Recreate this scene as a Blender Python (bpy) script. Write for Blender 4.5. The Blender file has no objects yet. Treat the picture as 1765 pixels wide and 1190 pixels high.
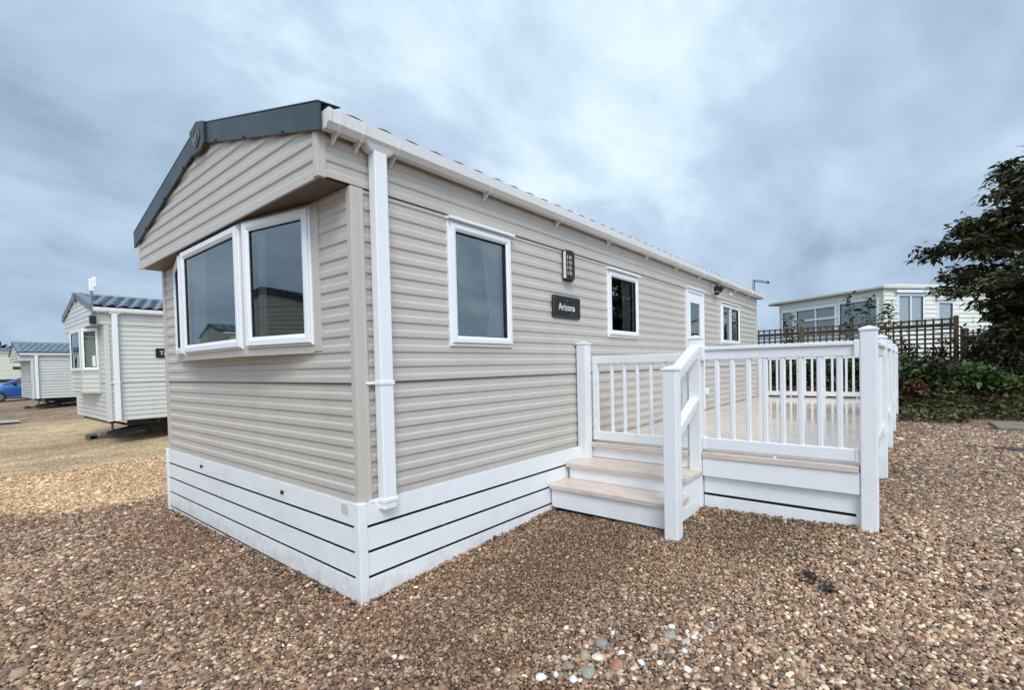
import bpy, bmesh, math, random
import numpy as np
from mathutils import Vector, Matrix, noise
random.seed(7)
rng = np.random.default_rng(11)
SC = bpy.context.scene
COL = SC.collection

# ------------------------------------------------------------------ camera
cx, cy, cz, yaw, pitch, roll = -1.5456, -2.6115, 1.3527, .6553, -.0233, -.0219
Fw = Vector((math.cos(pitch)*math.cos(yaw), math.cos(pitch)*math.sin(yaw), math.sin(pitch)))
Rt = Vector((math.sin(yaw), -math.cos(yaw), 0)); Up = Rt.cross(Fw)
R2 = Rt*math.cos(roll) + Up*math.sin(roll); U2 = -Rt*math.sin(roll) + Up*math.cos(roll)
cam = bpy.data.cameras.new('camera'); camo = bpy.data.objects.new('camera', cam); COL.objects.link(camo)
camo.matrix_world = Matrix(((R2.x, U2.x, -Fw.x, cx), (R2.y, U2.y, -Fw.y, cy), (R2.z, U2.z, -Fw.z, cz), (0, 0, 0, 1)))
cam.sensor_fit = 'HORIZONTAL'; cam.sensor_width = 36; cam.lens = 36*815.87/1765
cam.shift_x = -59.32/1765; cam.shift_y = 54.84/1765
cam.clip_start = .05; cam.clip_end = 3000
SC.camera = camo

# ------------------------------------------------------------------ sky, sun, exposure
SUN_EL, SUN_AZ = math.radians(48), math.radians(-130)      # azimuth of the sun measured from +X towards +Y
world = bpy.data.worlds.new('World'); SC.world = world; world.use_nodes = True
def N(nt, typ, **kw):
    n = nt.nodes.new(typ)
    for k, v in kw.items():
        if k.startswith('i_'):
            key = k[2:]
            key = int(key) if key.isdigit() else key.replace('_', ' ')
            n.inputs[key].default_value = v
        else: setattr(n, k, v)
    return n
def ramp(nt, fac, stops, interp='LINEAR'):
    r = nt.nodes.new('ShaderNodeValToRGB'); e = r.color_ramp.elements; r.color_ramp.interpolation = interp
    while len(e) < len(stops): e.new(.5)
    for el, (p, c) in zip(e, stops):
        el.position = p; el.color = (c[0], c[1], c[2], 1) if hasattr(c, '__len__') else (c, c, c, 1)
    if fac is not None: nt.links.new(fac, r.inputs[0])
    return r.outputs[0]
def M_(nt, op, a, b=None, c=None, clamp=False):
    n = nt.nodes.new('ShaderNodeMath'); n.operation = op; n.use_clamp = clamp
    for i, q in enumerate((a, b, c)):
        if q is None: continue
        if isinstance(q, (int, float)): n.inputs[i].default_value = q
        else: nt.links.new(q, n.inputs[i])
    return n.outputs[0]
def mixc(nt, fac, a, b, mode='MIX'):
    n = nt.nodes.new('ShaderNodeMix'); n.data_type = 'RGBA'; n.blend_type = mode
    for q, i in ((fac, 0), (a, 6), (b, 7)):
        if isinstance(q, (int, float)): n.inputs[i].default_value = q
        elif isinstance(q, tuple): n.inputs[i].default_value = (*q, 1)
        else: nt.links.new(q, n.inputs[i])
    return n.outputs[2]
nt = world.node_tree; nt.nodes.clear()
tc = nt.nodes.new('ShaderNodeTexCoord')
sep = nt.nodes.new('ShaderNodeSeparateXYZ'); nt.links.new(tc.outputs['Generated'], sep.inputs[0])
X, Y, Z = sep.outputs
zz = M_(nt, 'ADD', M_(nt, 'MAXIMUM', Z, 0.0), .42)
com = nt.nodes.new('ShaderNodeCombineXYZ')
nt.links.new(M_(nt, 'DIVIDE', X, zz), com.inputs[0]); nt.links.new(M_(nt, 'DIVIDE', Y, zz), com.inputs[1])
mp = N(nt, 'ShaderNodeMapping'); mp.inputs['Rotation'].default_value = (0, 0, math.radians(35)); mp.inputs['Scale'].default_value = (1.25, 1.75, 1)
mp.inputs['Location'].default_value = (-2.4, 9.2, 0)
nt.links.new(com.outputs[0], mp.inputs[0])
n1 = N(nt, 'ShaderNodeTexNoise', i_Scale=1.9, i_Detail=9.0, i_Roughness=.56, i_Distortion=.22); nt.links.new(mp.outputs[0], n1.inputs[0])
n2 = N(nt, 'ShaderNodeTexNoise', i_Scale=.75, i_Detail=3.0, i_Roughness=.5, i_Distortion=.3); nt.links.new(mp.outputs[0], n2.inputs[0])
cl = M_(nt, 'ADD', M_(nt, 'MULTIPLY', n1.outputs[0], .58), M_(nt, 'MULTIPLY', n2.outputs[0], .42))
# the overcast is thinner high over the caravan and thicker low on the left
side = M_(nt, 'ADD', M_(nt, 'MULTIPLY', X, -.035), M_(nt, 'MULTIPLY', Y, -.05))
cl = M_(nt, 'ADD', cl, side)
cl = M_(nt, 'ADD', cl, M_(nt, 'MULTIPLY', Z, .10))
# darker banks low down behind the left of the camera
cl = M_(nt, 'ADD', cl, M_(nt, 'MULTIPLY', M_(nt, 'MINIMUM', X, 0.0), .035))
# thin places in the cloud sheet
for az, el, wd, am in ((66, 37, .965, .07), (50, 38, .955, .02), (33, 24, .95, .03), (17, 27, .955, .045)):
    dv = (math.cos(math.radians(az))*math.cos(math.radians(el)), math.sin(math.radians(az))*math.cos(math.radians(el)), math.sin(math.radians(el)))
    vm = nt.nodes.new('ShaderNodeVectorMath'); vm.operation = 'DOT_PRODUCT'; vm.inputs[1].default_value = dv; nt.links.new(tc.outputs['Generated'], vm.inputs[0])
    mr = nt.nodes.new('ShaderNodeMapRange'); mr.interpolation_type = 'SMOOTHERSTEP'; nt.links.new(vm.outputs['Value'], mr.inputs[0])
    mr.inputs[1].default_value = wd-.07; mr.inputs[2].default_value = 1.0; mr.inputs[3].default_value = 0; mr.inputs[4].default_value = am
    cl = M_(nt, 'ADD', cl, mr.outputs[0])
ccol = ramp(nt, cl, [(.36, (.27, .365, .485)), (.43, (.345, .455, .595)), (.50, (.41, .525, .67)), (.57, (.47, .59, .74)), (.64, (.60, .74, .86)), (.74, (.75, .88, .95))])
hz = M_(nt, 'POWER', M_(nt, 'SUBTRACT', 1.0, M_(nt, 'ABSOLUTE', Z)), 17.0)
ccol = mixc(nt, M_(nt, 'MULTIPLY', hz, .52), ccol, (.47, .63, .78))
# overcast luminance grows towards the zenith and towards the veiled sun behind the camera
zen = nt.nodes.new('ShaderNodeMapRange'); zen.interpolation_type = 'SMOOTHSTEP'
nt.links.new(Z, zen.inputs[0]); zen.inputs[1].default_value = .60; zen.inputs[2].default_value = .95; zen.inputs[3].default_value = 0; zen.inputs[4].default_value = 1.3
sx, sy = math.cos(SUN_AZ), math.sin(SUN_AZ)
beh = M_(nt, 'ADD', M_(nt, 'MULTIPLY', X, sx), M_(nt, 'MULTIPLY', Y, sy))
br = nt.nodes.new('ShaderNodeMapRange'); br.interpolation_type = 'SMOOTHSTEP'
nt.links.new(beh, br.inputs[0]); br.inputs[1].default_value = .45; br.inputs[2].default_value = .98; br.inputs[3].default_value = 0; br.inputs[4].default_value = 1.6
gain = M_(nt, 'ADD', M_(nt, 'ADD', zen.outputs[0], br.outputs[0]), 1.0)
sky = nt.nodes.new('ShaderNodeTexSky'); sky.sky_type = 'NISHITA'; sky.sun_disc = False
sky.sun_elevation = SUN_EL; sky.sun_rotation = math.pi/2 - SUN_AZ
bg1 = nt.nodes.new('ShaderNodeBackground'); bg1.inputs[1].default_value = .05; nt.links.new(sky.outputs[0], bg1.inputs[0])
bg2 = nt.nodes.new('ShaderNodeBackground'); nt.links.new(ccol, bg2.inputs[0]); nt.links.new(gain, bg2.inputs[1])
mx = nt.nodes.new('ShaderNodeMixShader'); mx.inputs[0].default_value = .94
nt.links.new(bg1.outputs[0], mx.inputs[1]); nt.links.new(bg2.outputs[0], mx.inputs[2])
wo = nt.nodes.new('ShaderNodeOutputWorld'); nt.links.new(mx.outputs[0], wo.inputs[0])

sl = bpy.data.lights.new('sun', 'SUN'); sl.energy = 1.45; sl.angle = math.radians(22); sl.color = (1, .94, .86)
so = bpy.data.objects.new('sun', sl); COL.objects.link(so)
sd = Vector((math.cos(SUN_EL)*sx, math.cos(SUN_EL)*sy, math.sin(SUN_EL)))
so.rotation_euler = sd.to_track_quat('Z', 'Y').to_euler(); so.location = (-6, -8, 12)
SC.view_settings.view_transform = 'Standard'; SC.view_settings.look = 'None'
SC.view_settings.exposure = 0.32; SC.view_settings.gamma = 1
SC.render.engine = 'CYCLES'; SC.cycles.max_bounces = 7; SC.cycles.transparent_max_bounces = 12
SC.cycles.caustics_reflective = False; SC.cycles.caustics_refractive = False

# ------------------------------------------------------------------ materials
def newmat(name):
    m = bpy.data.materials.new(name); m.use_nodes = True; nt = m.node_tree
    return m, nt, nt.nodes['Principled BSDF']
def objco(nt, scale=(1, 1, 1), kind='Object'):
    t = nt.nodes.new('ShaderNodeTexCoord'); m = nt.nodes.new('ShaderNodeMapping'); m.inputs['Scale'].default_value = scale
    nt.links.new(t.outputs[kind], m.inputs[0]); return m.outputs[0]
def bump(nt, b, h, s, d=.01):
    n = nt.nodes.new('ShaderNodeBump'); n.inputs['Strength'].default_value = s; n.inputs['Distance'].default_value = d
    nt.links.new(h, n.inputs['Height']); nt.links.new(n.outputs[0], b.inputs['Normal']); return n
def plain(name, col, rough=.5, metal=0, var=.06, sc=3.0, bs=0, bsc=(60, 60, 60), spec=.5, stretch=(1, 1, 1), dirt=None, coat=0):
    m, nt, b = newmat(name)
    co = objco(nt, stretch)
    n = N(nt, 'ShaderNodeTexNoise', i_Scale=sc, i_Detail=6.0, i_Roughness=.6); nt.links.new(co, n.inputs[0])
    c = ramp(nt, n.outputs[0], [(.3, tuple(x*(1-var) for x in col)), (.7, tuple(min(1, x*(1+var)) for x in col))])
    if dirt:
        n3 = N(nt, 'ShaderNodeTexNoise', i_Scale=dirt[1], i_Detail=8.0, i_Roughness=.7); nt.links.new(objco(nt, dirt[3] if len(dirt) > 3 else (1, 1, 1)), n3.inputs[0])
        f = ramp(nt, n3.outputs[0], [(.5, 0), (.78, dirt[2])])
        c = mixc(nt, f, c, dirt[0])
    nt.links.new(c, b.inputs['Base Color'])
    b.inputs['Roughness'].default_value = rough; b.inputs['Metallic'].default_value = metal
    b.inputs['Specular IOR Level'].default_value = spec
    if coat: b.inputs['Coat Weight'].default_value = coat; b.inputs['Coat Roughness'].default_value = .05
    if bs:
        n2 = N(nt, 'ShaderNodeTexNoise', i_Scale=1.0, i_Detail=5.0, i_Roughness=.6); nt.links.new(objco(nt, bsc), n2.inputs[0])
        bump(nt, b, n2.outputs[0], bs, .004)
    return m
def siding_mat(name, col):
    return plain(name, col, rough=.34, var=.035, sc=1.3, bs=.35, bsc=(9, 9, 260), spec=.5, dirt=((col[0]*.62, col[1]*.60, col[2]*.55), 2.0, .22, (2.2, 2.2, .35)))
MT = {}
MT['siding'] = siding_mat('mushroom_siding', (.520, .476, .424))
MT['trim'] = plain('mushroom_trim', (.515, .468, .415), .35, var=.02, bs=.15, bsc=(200, 200, 6))
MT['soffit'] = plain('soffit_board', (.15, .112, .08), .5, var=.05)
MT['white'] = plain('white_upvc', (.80, .81, .82), .28, var=.015, bs=0)
MT['whitegrain'] = plain('white_grain_plastic', (.80, .805, .81), .42, var=.03, sc=5, bs=.5, bsc=(30, 30, 340), dirt=((.52, .53, .50), 1.6, .30, (1, 1, 2)))
for _m in ('whitegrain',):
    nt = MT[_m].node_tree; b = nt.nodes['Principled BSDF']; old = b.inputs['Base Color'].links[0].from_socket
    g = nt.nodes.new('ShaderNodeNewGeometry'); sx3 = nt.nodes.new('ShaderNodeSeparateXYZ'); nt.links.new(g.outputs['Position'], sx3.inputs[0])
    hh_ = nt.nodes.new('ShaderNodeMapRange'); nt.links.new(sx3.outputs[2], hh_.inputs[0]); hh_.inputs[1].default_value = -.05; hh_.inputs[2].default_value = .17; hh_.inputs[3].default_value = .30; hh_.inputs[4].default_value = 0
    nq = N(nt, 'ShaderNodeTexNoise', i_Scale=14.0, i_Detail=8.0, i_Roughness=.75); nt.links.new(objco(nt), nq.inputs[0])
    fq = ramp(nt, M_(nt, 'ADD', nq.outputs[0], hh_.outputs[0]), [(.62, 0), (.88, .42)])
    nt.links.new(mixc(nt, fq, old, (.42, .34, .25)), b.inputs['Base Color'])
MT['postwhite'] = plain('white_post_plastic', (.76, .765, .775), .38, var=.02, sc=6, bs=.35, bsc=(260, 260, 24), dirt=((.55, .57, .56), 2.2, .15))
MT['gutter'] = plain('white_gutter', (.74, .72, .69), .3, var=.02)
MT['barge'] = plain('dark_green_barge', (.026, .044, .046), .42, var=.18, sc=3, dirt=((.10, .115, .10), 3.0, .35))
MT['roof'] = plain('slate_roof_tile', (.045, .055, .068), .34, var=.2, sc=6, bs=.3, bsc=(90, 90, 90))
MT['rooflight'] = plain('grey_roof_tile', (.17, .20, .235), .42, var=.25, sc=6, bs=.3, bsc=(90, 90, 90))
MT['greybarge'] = plain('grey_barge', (.11, .135, .16), .4, var=.12, sc=4)
MT['black'] = plain('black_metal', (.012, .012, .014), .38, var=.2)
MT['gap'] = plain('gap_shade_black', (.006, .006, .007), .9)  # near-black paint for the unlit hollows behind skirting and deck gaps
MT['steel'] = plain('grey_steel', (.22, .23, .24), .35, .8, var=.1)
MT['rust'] = plain('chassis_steel', (.05, .045, .042), .6, .3, var=.3, sc=8)
MT['lightgrey'] = siding_mat('pale_grey_siding', (.60, .605, .575))
MT['lighttrim'] = plain('pale_grey_trim', (.58, .585, .555), .38, var=.03)
MT['palegrey3'] = siding_mat('pale_stone_siding', (.56, .555, .525))
MT['cream'] = siding_mat('cream_siding', (.68, .65, .53))
MT['palecream'] = siding_mat('pale_cream_siding', (.78, .765, .68))
MT['creamtrim'] = plain('cream_trim', (.62, .58, .48), .4, var=.05)
MT['room'] = plain('unlit_room_tone', (.045, .043, .040), .9, var=.2)  # dimness of the rooms is put into this lining colour
MT['slate'] = plain('slate_sign', (.010, .011, .011), .35, var=.4, sc=30, bs=.5, bsc=(70, 70, 70))
MT['letter'] = plain('silver_lettering', (.75, .77, .78), .4, var=.02)
MT['seal'] = plain('black_seal', (.015, .016, .018), .5)
MT['amber'] = plain('cream_lamp_glass', (.86, .80, .55), .25, var=.15, sc=25)
MT['rubber'] = plain('tyre_rubber', (.015, .015, .016), .8)
MT['concrete'] = plain('concrete', (.34, .32, .28), .85, var=.15, sc=8, bs=.6, bsc=(50, 50, 50))
MT['slabgreen'] = plain('mossy_slab', (.17, .155, .105), .8, var=.25, sc=6, bs=.6, bsc=(50, 50, 50))
MT['stone'] = plain('dark_garden_stone', (.10, .095, .088), .85, var=.35, sc=5, bs=.8, bsc=(25, 25, 25))
MT['wood'] = plain('weathered_green_wood', (.15, .11, .055), .8, var=.35, sc=4, bs=.7, bsc=(60, 60, 6), dirt=((.06, .075, .025), 3.0, .6))
MT['trellis'] = plain('brown_trellis_wood', (.115, .078, .045), .8, var=.35, sc=5, bs=.5, bsc=(60, 60, 10), dirt=((.05, .06, .022), 3.0, .5))
MT['bark'] = plain('bark', (.055, .042, .032), .9, var=.4, sc=8, bs=.8, bsc=(40, 40, 8))
MT['bark_grey'] = plain('grey_dead_stem', (.25, .225, .19), .85, var=.3, sc=8)
MT['bluepaint'] = plain('blue_car_paint', (.008, .105, .36), .25, .3, var=.05, coat=1)
MT['carglass'] = plain('dark_car_glass', (.02, .03, .035), .06, var=.05, spec=.8)
MT['board'] = plain('dark_deck_timber', (.05, .04, .032), .8, var=.3)

# composite decking, wet and glossy
m, nt, b = newmat('cream_composite_deck'); co = objco(nt, (6, .7, 6))
n = N(nt, 'ShaderNodeTexNoise', i_Scale=7.0, i_Detail=7.0, i_Roughness=.65); nt.links.new(co, n.inputs[0])
c = ramp(nt, n.outputs[0], [(.28, (.51, .405, .325)), (.5, (.62, .51, .43)), (.72, (.73, .63, .55))]); nt.links.new(c, b.inputs['Base Color'])
n = N(nt, 'ShaderNodeTexNoise', i_Scale=1.3, i_Detail=4.0); nt.links.new(objco(nt), n.inputs[0])
r = ramp(nt, n.outputs[0], [(.35, .07), (.65, .22)]); nt.links.new(r, b.inputs['Roughness'])
b.inputs['Specular IOR Level'].default_value = .65
MT['deck'] = m
m2 = m.copy(); m2.name = 'cream_composite_tread'; MT['tread'] = m2
b2 = m2.node_tree.nodes['Principled BSDF']
for l in list(m2.node_tree.links):
    if l.to_socket == b2.inputs['Roughness']: m2.node_tree.links.remove(l)
b2.inputs['Roughness'].default_value = .38

def glass(name, ior=1.75, tint=(.70, .78, .80)):
    m = bpy.data.materials.new(name); m.use_nodes = True; nt = m.node_tree; nt.nodes.clear()
    fr = nt.nodes.new('ShaderNodeFresnel'); fr.inputs[0].default_value = ior
    t = nt.nodes.new('ShaderNodeBsdfTransparent'); t.inputs[0].default_value = (*tint, 1)
    g = nt.nodes.new('ShaderNodeBsdfGlossy'); g.inputs['Roughness'].default_value = .004; g.inputs[0].default_value = (.88, .98, 1, 1)
    n = N(nt, 'ShaderNodeTexNoise', i_Scale=1.6, i_Detail=1.0); nt.links.new(objco(nt), n.inputs[0])
    bp = nt.nodes.new('ShaderNodeBump'); bp.inputs['Strength'].default_value = .05; bp.inputs['Distance'].default_value = .05
    nt.links.new(n.outputs[0], bp.inputs['Height']); nt.links.new(bp.outputs[0], g.inputs['Normal'])
    mx = nt.nodes.new('ShaderNodeMixShader'); nt.links.new(fr.outputs[0], mx.inputs[0]); nt.links.new(t.outputs[0], mx.inputs[1]); nt.links.new(g.outputs[0], mx.inputs[2])
    o = nt.nodes.new('ShaderNodeOutputMaterial'); nt.links.new(mx.outputs[0], o.inputs[0])
    return m
MT['glass'] = glass('window_glass', 3.1, (.93, .97, .97))
MT['clearglass'] = glass('clear_window_glass', 1.5, (1, 1, 1))
MT['curtain'] = plain('pale_curtain', (.84, .85, .82), .8, var=.08, sc=6)
MT['bluecurtain'] = plain('pale_blue_net', (.86, .93, .95), .8, var=.05, sc=6)

def leafmat(name, cols, rough=.45, trans=.25):
    m, nt, b = newmat(name)
    g = nt.nodes.new('ShaderNodeNewGeometry')
    k = len(cols)
    c = ramp(nt, g.outputs['Random Per Island'], [((i+.5)/k, q) for i, q in enumerate(cols)])
    n = N(nt, 'ShaderNodeTexNoise', i_Scale=1.4, i_Detail=3.0); nt.links.new(objco(nt), n.inputs[0])
    f = ramp(nt, n.outputs[0], [(.35, .65), (.65, 1.25)])
    c = mixc(nt, 1.0, c, f, 'MULTIPLY')
    nt.links.new(c, b.inputs['Base Color']); b.inputs['Roughness'].default_value = rough
    b.inputs['Specular IOR Level'].default_value = .35
    return m
MT['leaf_dark'] = leafmat('dark_tree_leaf', [(.035, .052, .022), (.06, .082, .03), (.05, .068, .034), (.11, .105, .036), (.105, .066, .032)])
MT['leaf_bush'] = leafmat('bush_leaf', [(.03, .05, .015), (.055, .085, .022), (.04, .065, .018), (.09, .13, .03)])
MT['leaf_red'] = leafmat('red_creeper_leaf', [(.11, .022, .014), (.15, .035, .018), (.07, .025, .014), (.05, .06, .018), (.13, .06, .022), (.04, .06, .02)])
MT['leaf_light'] = leafmat('bright_leaf', [(.07, .12, .02), (.11, .17, .03), (.05, .09, .02)])
MT['leaf_sap'] = leafmat('sapling_leaf', [(.03, .06, .02), (.06, .10, .035), (.09, .13, .05)])
MT['leaf_cover'] = leafmat('cover_leaf', [(.02, .035, .012), (.05, .07, .02), (.09, .035, .016), (.03, .045, .015), (.10, .045, .02), (.10, .13, .035), (.05, .04, .018), (.07, .10, .025)])
MT['leaf_hill'] = leafmat('far_leaf', [(.03, .045, .03), (.045, .06, .04), (.025, .035, .028)])

# pebbles: colour comes from each stone
m, nt, b = newmat('pebble'); a = nt.nodes.new('ShaderNodeAttribute'); a.attribute_type = 'INSTANCER'; a.attribute_name = 'pcol'
n = N(nt, 'ShaderNodeTexNoise', i_Scale=2.0, i_Detail=5.0, i_Roughness=.7); nt.links.new(objco(nt), n.inputs[0])
f = ramp(nt, n.outputs[0], [(.3, .72), (.7, 1.25)])
nt.links.new(mixc(nt, 1.0, a.outputs['Color'], f, 'MULTIPLY'), b.inputs['Base Color']); b.inputs['Roughness'].default_value = .62
MT['pebble'] = m

# ground sheet: small stones read as voronoi cells in the distance
PAL = [(.19, .112, .074), (.27, .170, .118), (.37, .262, .185), (.45, .35, .245), (.25, .205, .165), (.60, .51, .40), (.095, .065, .050), (.72, .68, .60)]
m, nt, b = newmat('gravel_ground'); co = objco(nt)
v = N(nt, 'ShaderNodeTexVoronoi', i_Scale=42.0); nt.links.new(co, v.inputs[0])
sp = nt.nodes.new('ShaderNodeSeparateColor'); nt.links.new(v.outputs['Color'], sp.inputs[0])
brown = ramp(nt, sp.outputs[0], [(.05, PAL[6]), (.2, PAL[0]), (.4, PAL[1]), (.6, PAL[2]), (.75, PAL[4]), (.88, PAL[3]), (.97, PAL[5])])
tan = ramp(nt, sp.outputs[0], [(.05, (.30, .205, .12)), (.35, (.56, .405, .25)), (.7, (.66, .50, .33)), (.95, (.80, .66, .47))])
t = nt.nodes.new('ShaderNodeTexCoord'); s3 = nt.nodes.new('ShaderNodeSeparateXYZ'); nt.links.new(t.outputs['Object'], s3.inputs[0])
nn = N(nt, 'ShaderNodeTexNoise', i_Scale=.7, i_Detail=5.0, i_Roughness=.6); nt.links.new(co, nn.inputs[0])
yb = M_(nt, 'ADD', s3.outputs[1], M_(nt, 'MULTIPLY', nn.outputs[0], 1.6))
tf = M_(nt, 'MULTIPLY', ramp(nt, M_(nt, 'DIVIDE', yb, 30.0), [(.168, 0), (.19, 1), (.60, 1), (.68, .12)]), M_(nt, 'LESS_THAN', s3.outputs[0], 9.0))
c = mixc(nt, tf, brown, tan)
vl = nt.nodes.new('ShaderNodeVectorMath'); vl.operation = 'DISTANCE'; vl.inputs[1].default_value = (1.5, 0, 0); nt.links.new(t.outputs['Object'], vl.inputs[0])
bed = ramp(nt, M_(nt, 'DIVIDE', vl.outputs['Value'], 10.0), [(.62, 1), (.92, 0)])
fine = N(nt, 'ShaderNodeTexNoise', i_Scale=130.0, i_Detail=3.0); nt.links.new(co, fine.inputs[0])
shaded_grit = ramp(nt, fine.outputs[0], [(.3, (.065, .040, .028)), (.55, (.15, .098, .066)), (.75, (.29, .21, .15))])  # fine grit, painted darker for the shaded gaps between near pebbles
c = mixc(nt, M_(nt, 'MULTIPLY', bed, M_(nt, 'SUBTRACT', 1.0, tf)), c, shaded_grit)
soil = ramp(nt, M_(nt, 'DIVIDE', s3.outputs[0], 20.0), [(.50, 0), (.545, 1)])
c = mixc(nt, soil, c, (.045, .035, .022))
cr = ramp(nt, v.outputs['Distance'], [(.0, 1.25), (.30, 1.05), (.62, .60)])  # shade between stones painted in: cells darken towards their edges
c = mixc(nt, 1.0, c, cr, 'MULTIPLY')
big = N(nt, 'ShaderNodeTexNoise', i_Scale=1.3, i_Detail=6.0, i_Roughness=.65); nt.links.new(co, big.inputs[0])
c = mixc(nt, 1.0, c, ramp(nt, big.outputs[0], [(.3, .72), (.7, 1.22)]), 'MULTIPLY')
pt = N(nt, 'ShaderNodeTexNoise', i_Scale=.5, i_Detail=8.0, i_Roughness=.7); nt.links.new(co, pt.inputs[0])
c = mixc(nt, 1.0, c, ramp(nt, pt.outputs[0], [(.36, (.74, .67, .60)), (.55, (1.08, 1.0, .88))]), 'MULTIPLY')
nt.links.new(c, b.inputs['Base Color']); b.inputs['Roughness'].default_value = .85; b.inputs['Specular IOR Level'].default_value = .15
inv = M_(nt, 'SUBTRACT', 1.0, v.outputs['Distance']); bump(nt, b, inv, .8, .012)
MT['ground'] = m

# ------------------------------------------------------------------ mesh helpers
class MB:
    def __init__(s): s.v = []; s.f = []; s.sm = []
    def add(s, vs, fs, smooth=False):
        k = len(s.v); s.v += [tuple(p) for p in vs]; s.f += [tuple(i+k for i in f) for f in fs]; s.sm += [smooth]*len(fs)
    def hexa(s, p):   # 8 points: bottom ring, top ring
        s.add(p, [(3, 2, 1, 0), (4, 5, 6, 7), (0, 1, 5, 4), (1, 2, 6, 5), (2, 3, 7, 6), (3, 0, 4, 7)])
    def box(s, x0, x1, y0, y1, z0, z1):
        s.hexa([(x0, y0, z0), (x1, y0, z0), (x1, y1, z0), (x0, y1, z0), (x0, y0, z1), (x1, y0, z1), (x1, y1, z1), (x0, y1, z1)])
    def fbox(s, fr, s0, s1, d0, d1, z0, z1):
        P = fr
        s.hexa([P(s0, d0, z0), P(s1, d0, z0), P(s1, d1, z0), P(s0, d1, z0), P(s0, d0, z1), P(s1, d0, z1), P(s1, d1, z1), P(s0, d1, z1)])
    def bar(s, a, b, w, h, up=(0, 0, 1)):
        a = Vector(a); b = Vector(b); d = (b-a).normalized(); up = Vector(up)
        r = d.cross(up).normalized()*w/2; u = r.cross(d).normalized()*h/2
        s.hexa([a-r-u, a+r-u, b+r-u, b-r-u, a-r+u, a+r+u, b+r+u, b-r+u])
    def tube(s, pts, rad, n=8, cap=True):
        pts = [Vector(p) for p in pts]; k = len(pts)
        if not hasattr(rad, '__len__'): rad = [rad]*k
        vs = []; fs = []
        for i, p in enumerate(pts):
            d = (pts[min(i+1, k-1)]-pts[max(i-1, 0)]).normalized()
            a = d.orthogonal().normalized() if i == 0 else (a - d*a.dot(d)).normalized()
            c = d.cross(a)
            for j in range(n):
                t = 2*math.pi*j/n; vs.append(p + (a*math.cos(t)+c*math.sin(t))*rad[i])
        for i in range(k-1):
            for j in range(n):
                fs.append((i*n+j, i*n+(j+1) % n, (i+1)*n+(j+1) % n, (i+1)*n+j))
        s.add(vs, fs, True)
        if cap:
            s.add(vs[:n], [tuple(range(n))[::-1]]); s.add(vs[-n:], [tuple(range(n))])
    def prism(s, poly, fn, t0, t1):   # poly of (a,b); fn(a,b,t) -> point
        n = len(poly)
        s.add([fn(a, b_, t0) for a, b_ in poly] + [fn(a, b_, t1) for a, b_ in poly],
              [tuple(range(n))[::-1], tuple(range(n, 2*n))] + [(i, (i+1) % n, n+(i+1) % n, n+i) for i in range(n)])
    def build(s, name, mat, parent=None, bev=0, recalc=True, seg=2):
        me = bpy.data.meshes.new(name); me.from_pydata(s.v, [], s.f); me.update()
        me.polygons.foreach_set('use_smooth', s.sm)
        if recalc:
            bm = bmesh.new(); bm.from_mesh(me); bmesh.ops.recalc_face_normals(bm, faces=bm.faces); bm.to_mesh(me); bm.free()
        me.materials.append(MT[mat] if isinstance(mat, str) else mat)
        o = bpy.data.objects.new(name, me); COL.objects.link(o)
        if parent: o.parent = parent
        if bev:
            q = o.modifiers.new('bevel', 'BEVEL'); q.width = bev; q.segments = seg; q.limit_method = 'ANGLE'; q.angle_limit = math.radians(40)
            q.harden_normals = False
        return o
def tag(o, label=None, cat=None, group=None, kind=None):
    for k, v in (('label', label), ('category', cat), ('group', group), ('kind', kind)):
        if v: o[k] = v
    return o
def empty(name, loc, label, cat, group=None, rz=0):
    o = bpy.data.objects.new(name, None); COL.objects.link(o); o.location = loc; o.rotation_euler.z = rz; o.empty_display_size = .2
    return tag(o, label, cat, group)
def frame(O, u, n):
    O = Vector(O); u = Vector(u).normalized(); n = Vector(n).normalized()
    return lambda s, d, z: O + u*s + n*d + Vector((0, 0, z))

def sstep(a, b, x):
    t = min(1, max(0, (x-a)/(b-a))); return t*t*(3-2*t)
def gz(x, y):
    z = -.06 + .052*min(max(x, 0), 2.6) + .065*sstep(2.6, 6.5, x) - .03*max(min(y, 0), -2.5)*min(1, max(0, (x+1)/2)) - .012*min(max(y, 0), 3.7)*(1 if x < 8 else 0)
    z += .55*sstep(9.9, 11.6, x) + .45*sstep(14.5, 19, x)
    z += .012*noise.noise(Vector((x*.9, y*.9, 3))) 
    return z

# ------------------------------------------------------------------ ground
def axis(lo, hi, near0, near1, step):
    a = list(np.arange(near0, near1+1e-6, step)); s = step
    while a[-1] < hi: s *= 1.25; a.append(a[-1]+s)
    s = step
    while a[0] > lo: s *= 1.25; a.insert(0, a[0]-s)
    return a
ax = axis(-700, 700, -4, 13, .25); ay = axis(-700, 700, -6, 12, .25)
g = MB(); nx, ny = len(ax), len(ay)
g.add([(x, y, gz(x, y)) for x in ax for y in ay], [(i*ny+j, (i+1)*ny+j, (i+1)*ny+j+1, i*ny+j+1) for i in range(nx-1) for j in range(ny-1)], True)
tag(g.build('ground', 'ground', recalc=False), kind='structure')

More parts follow.
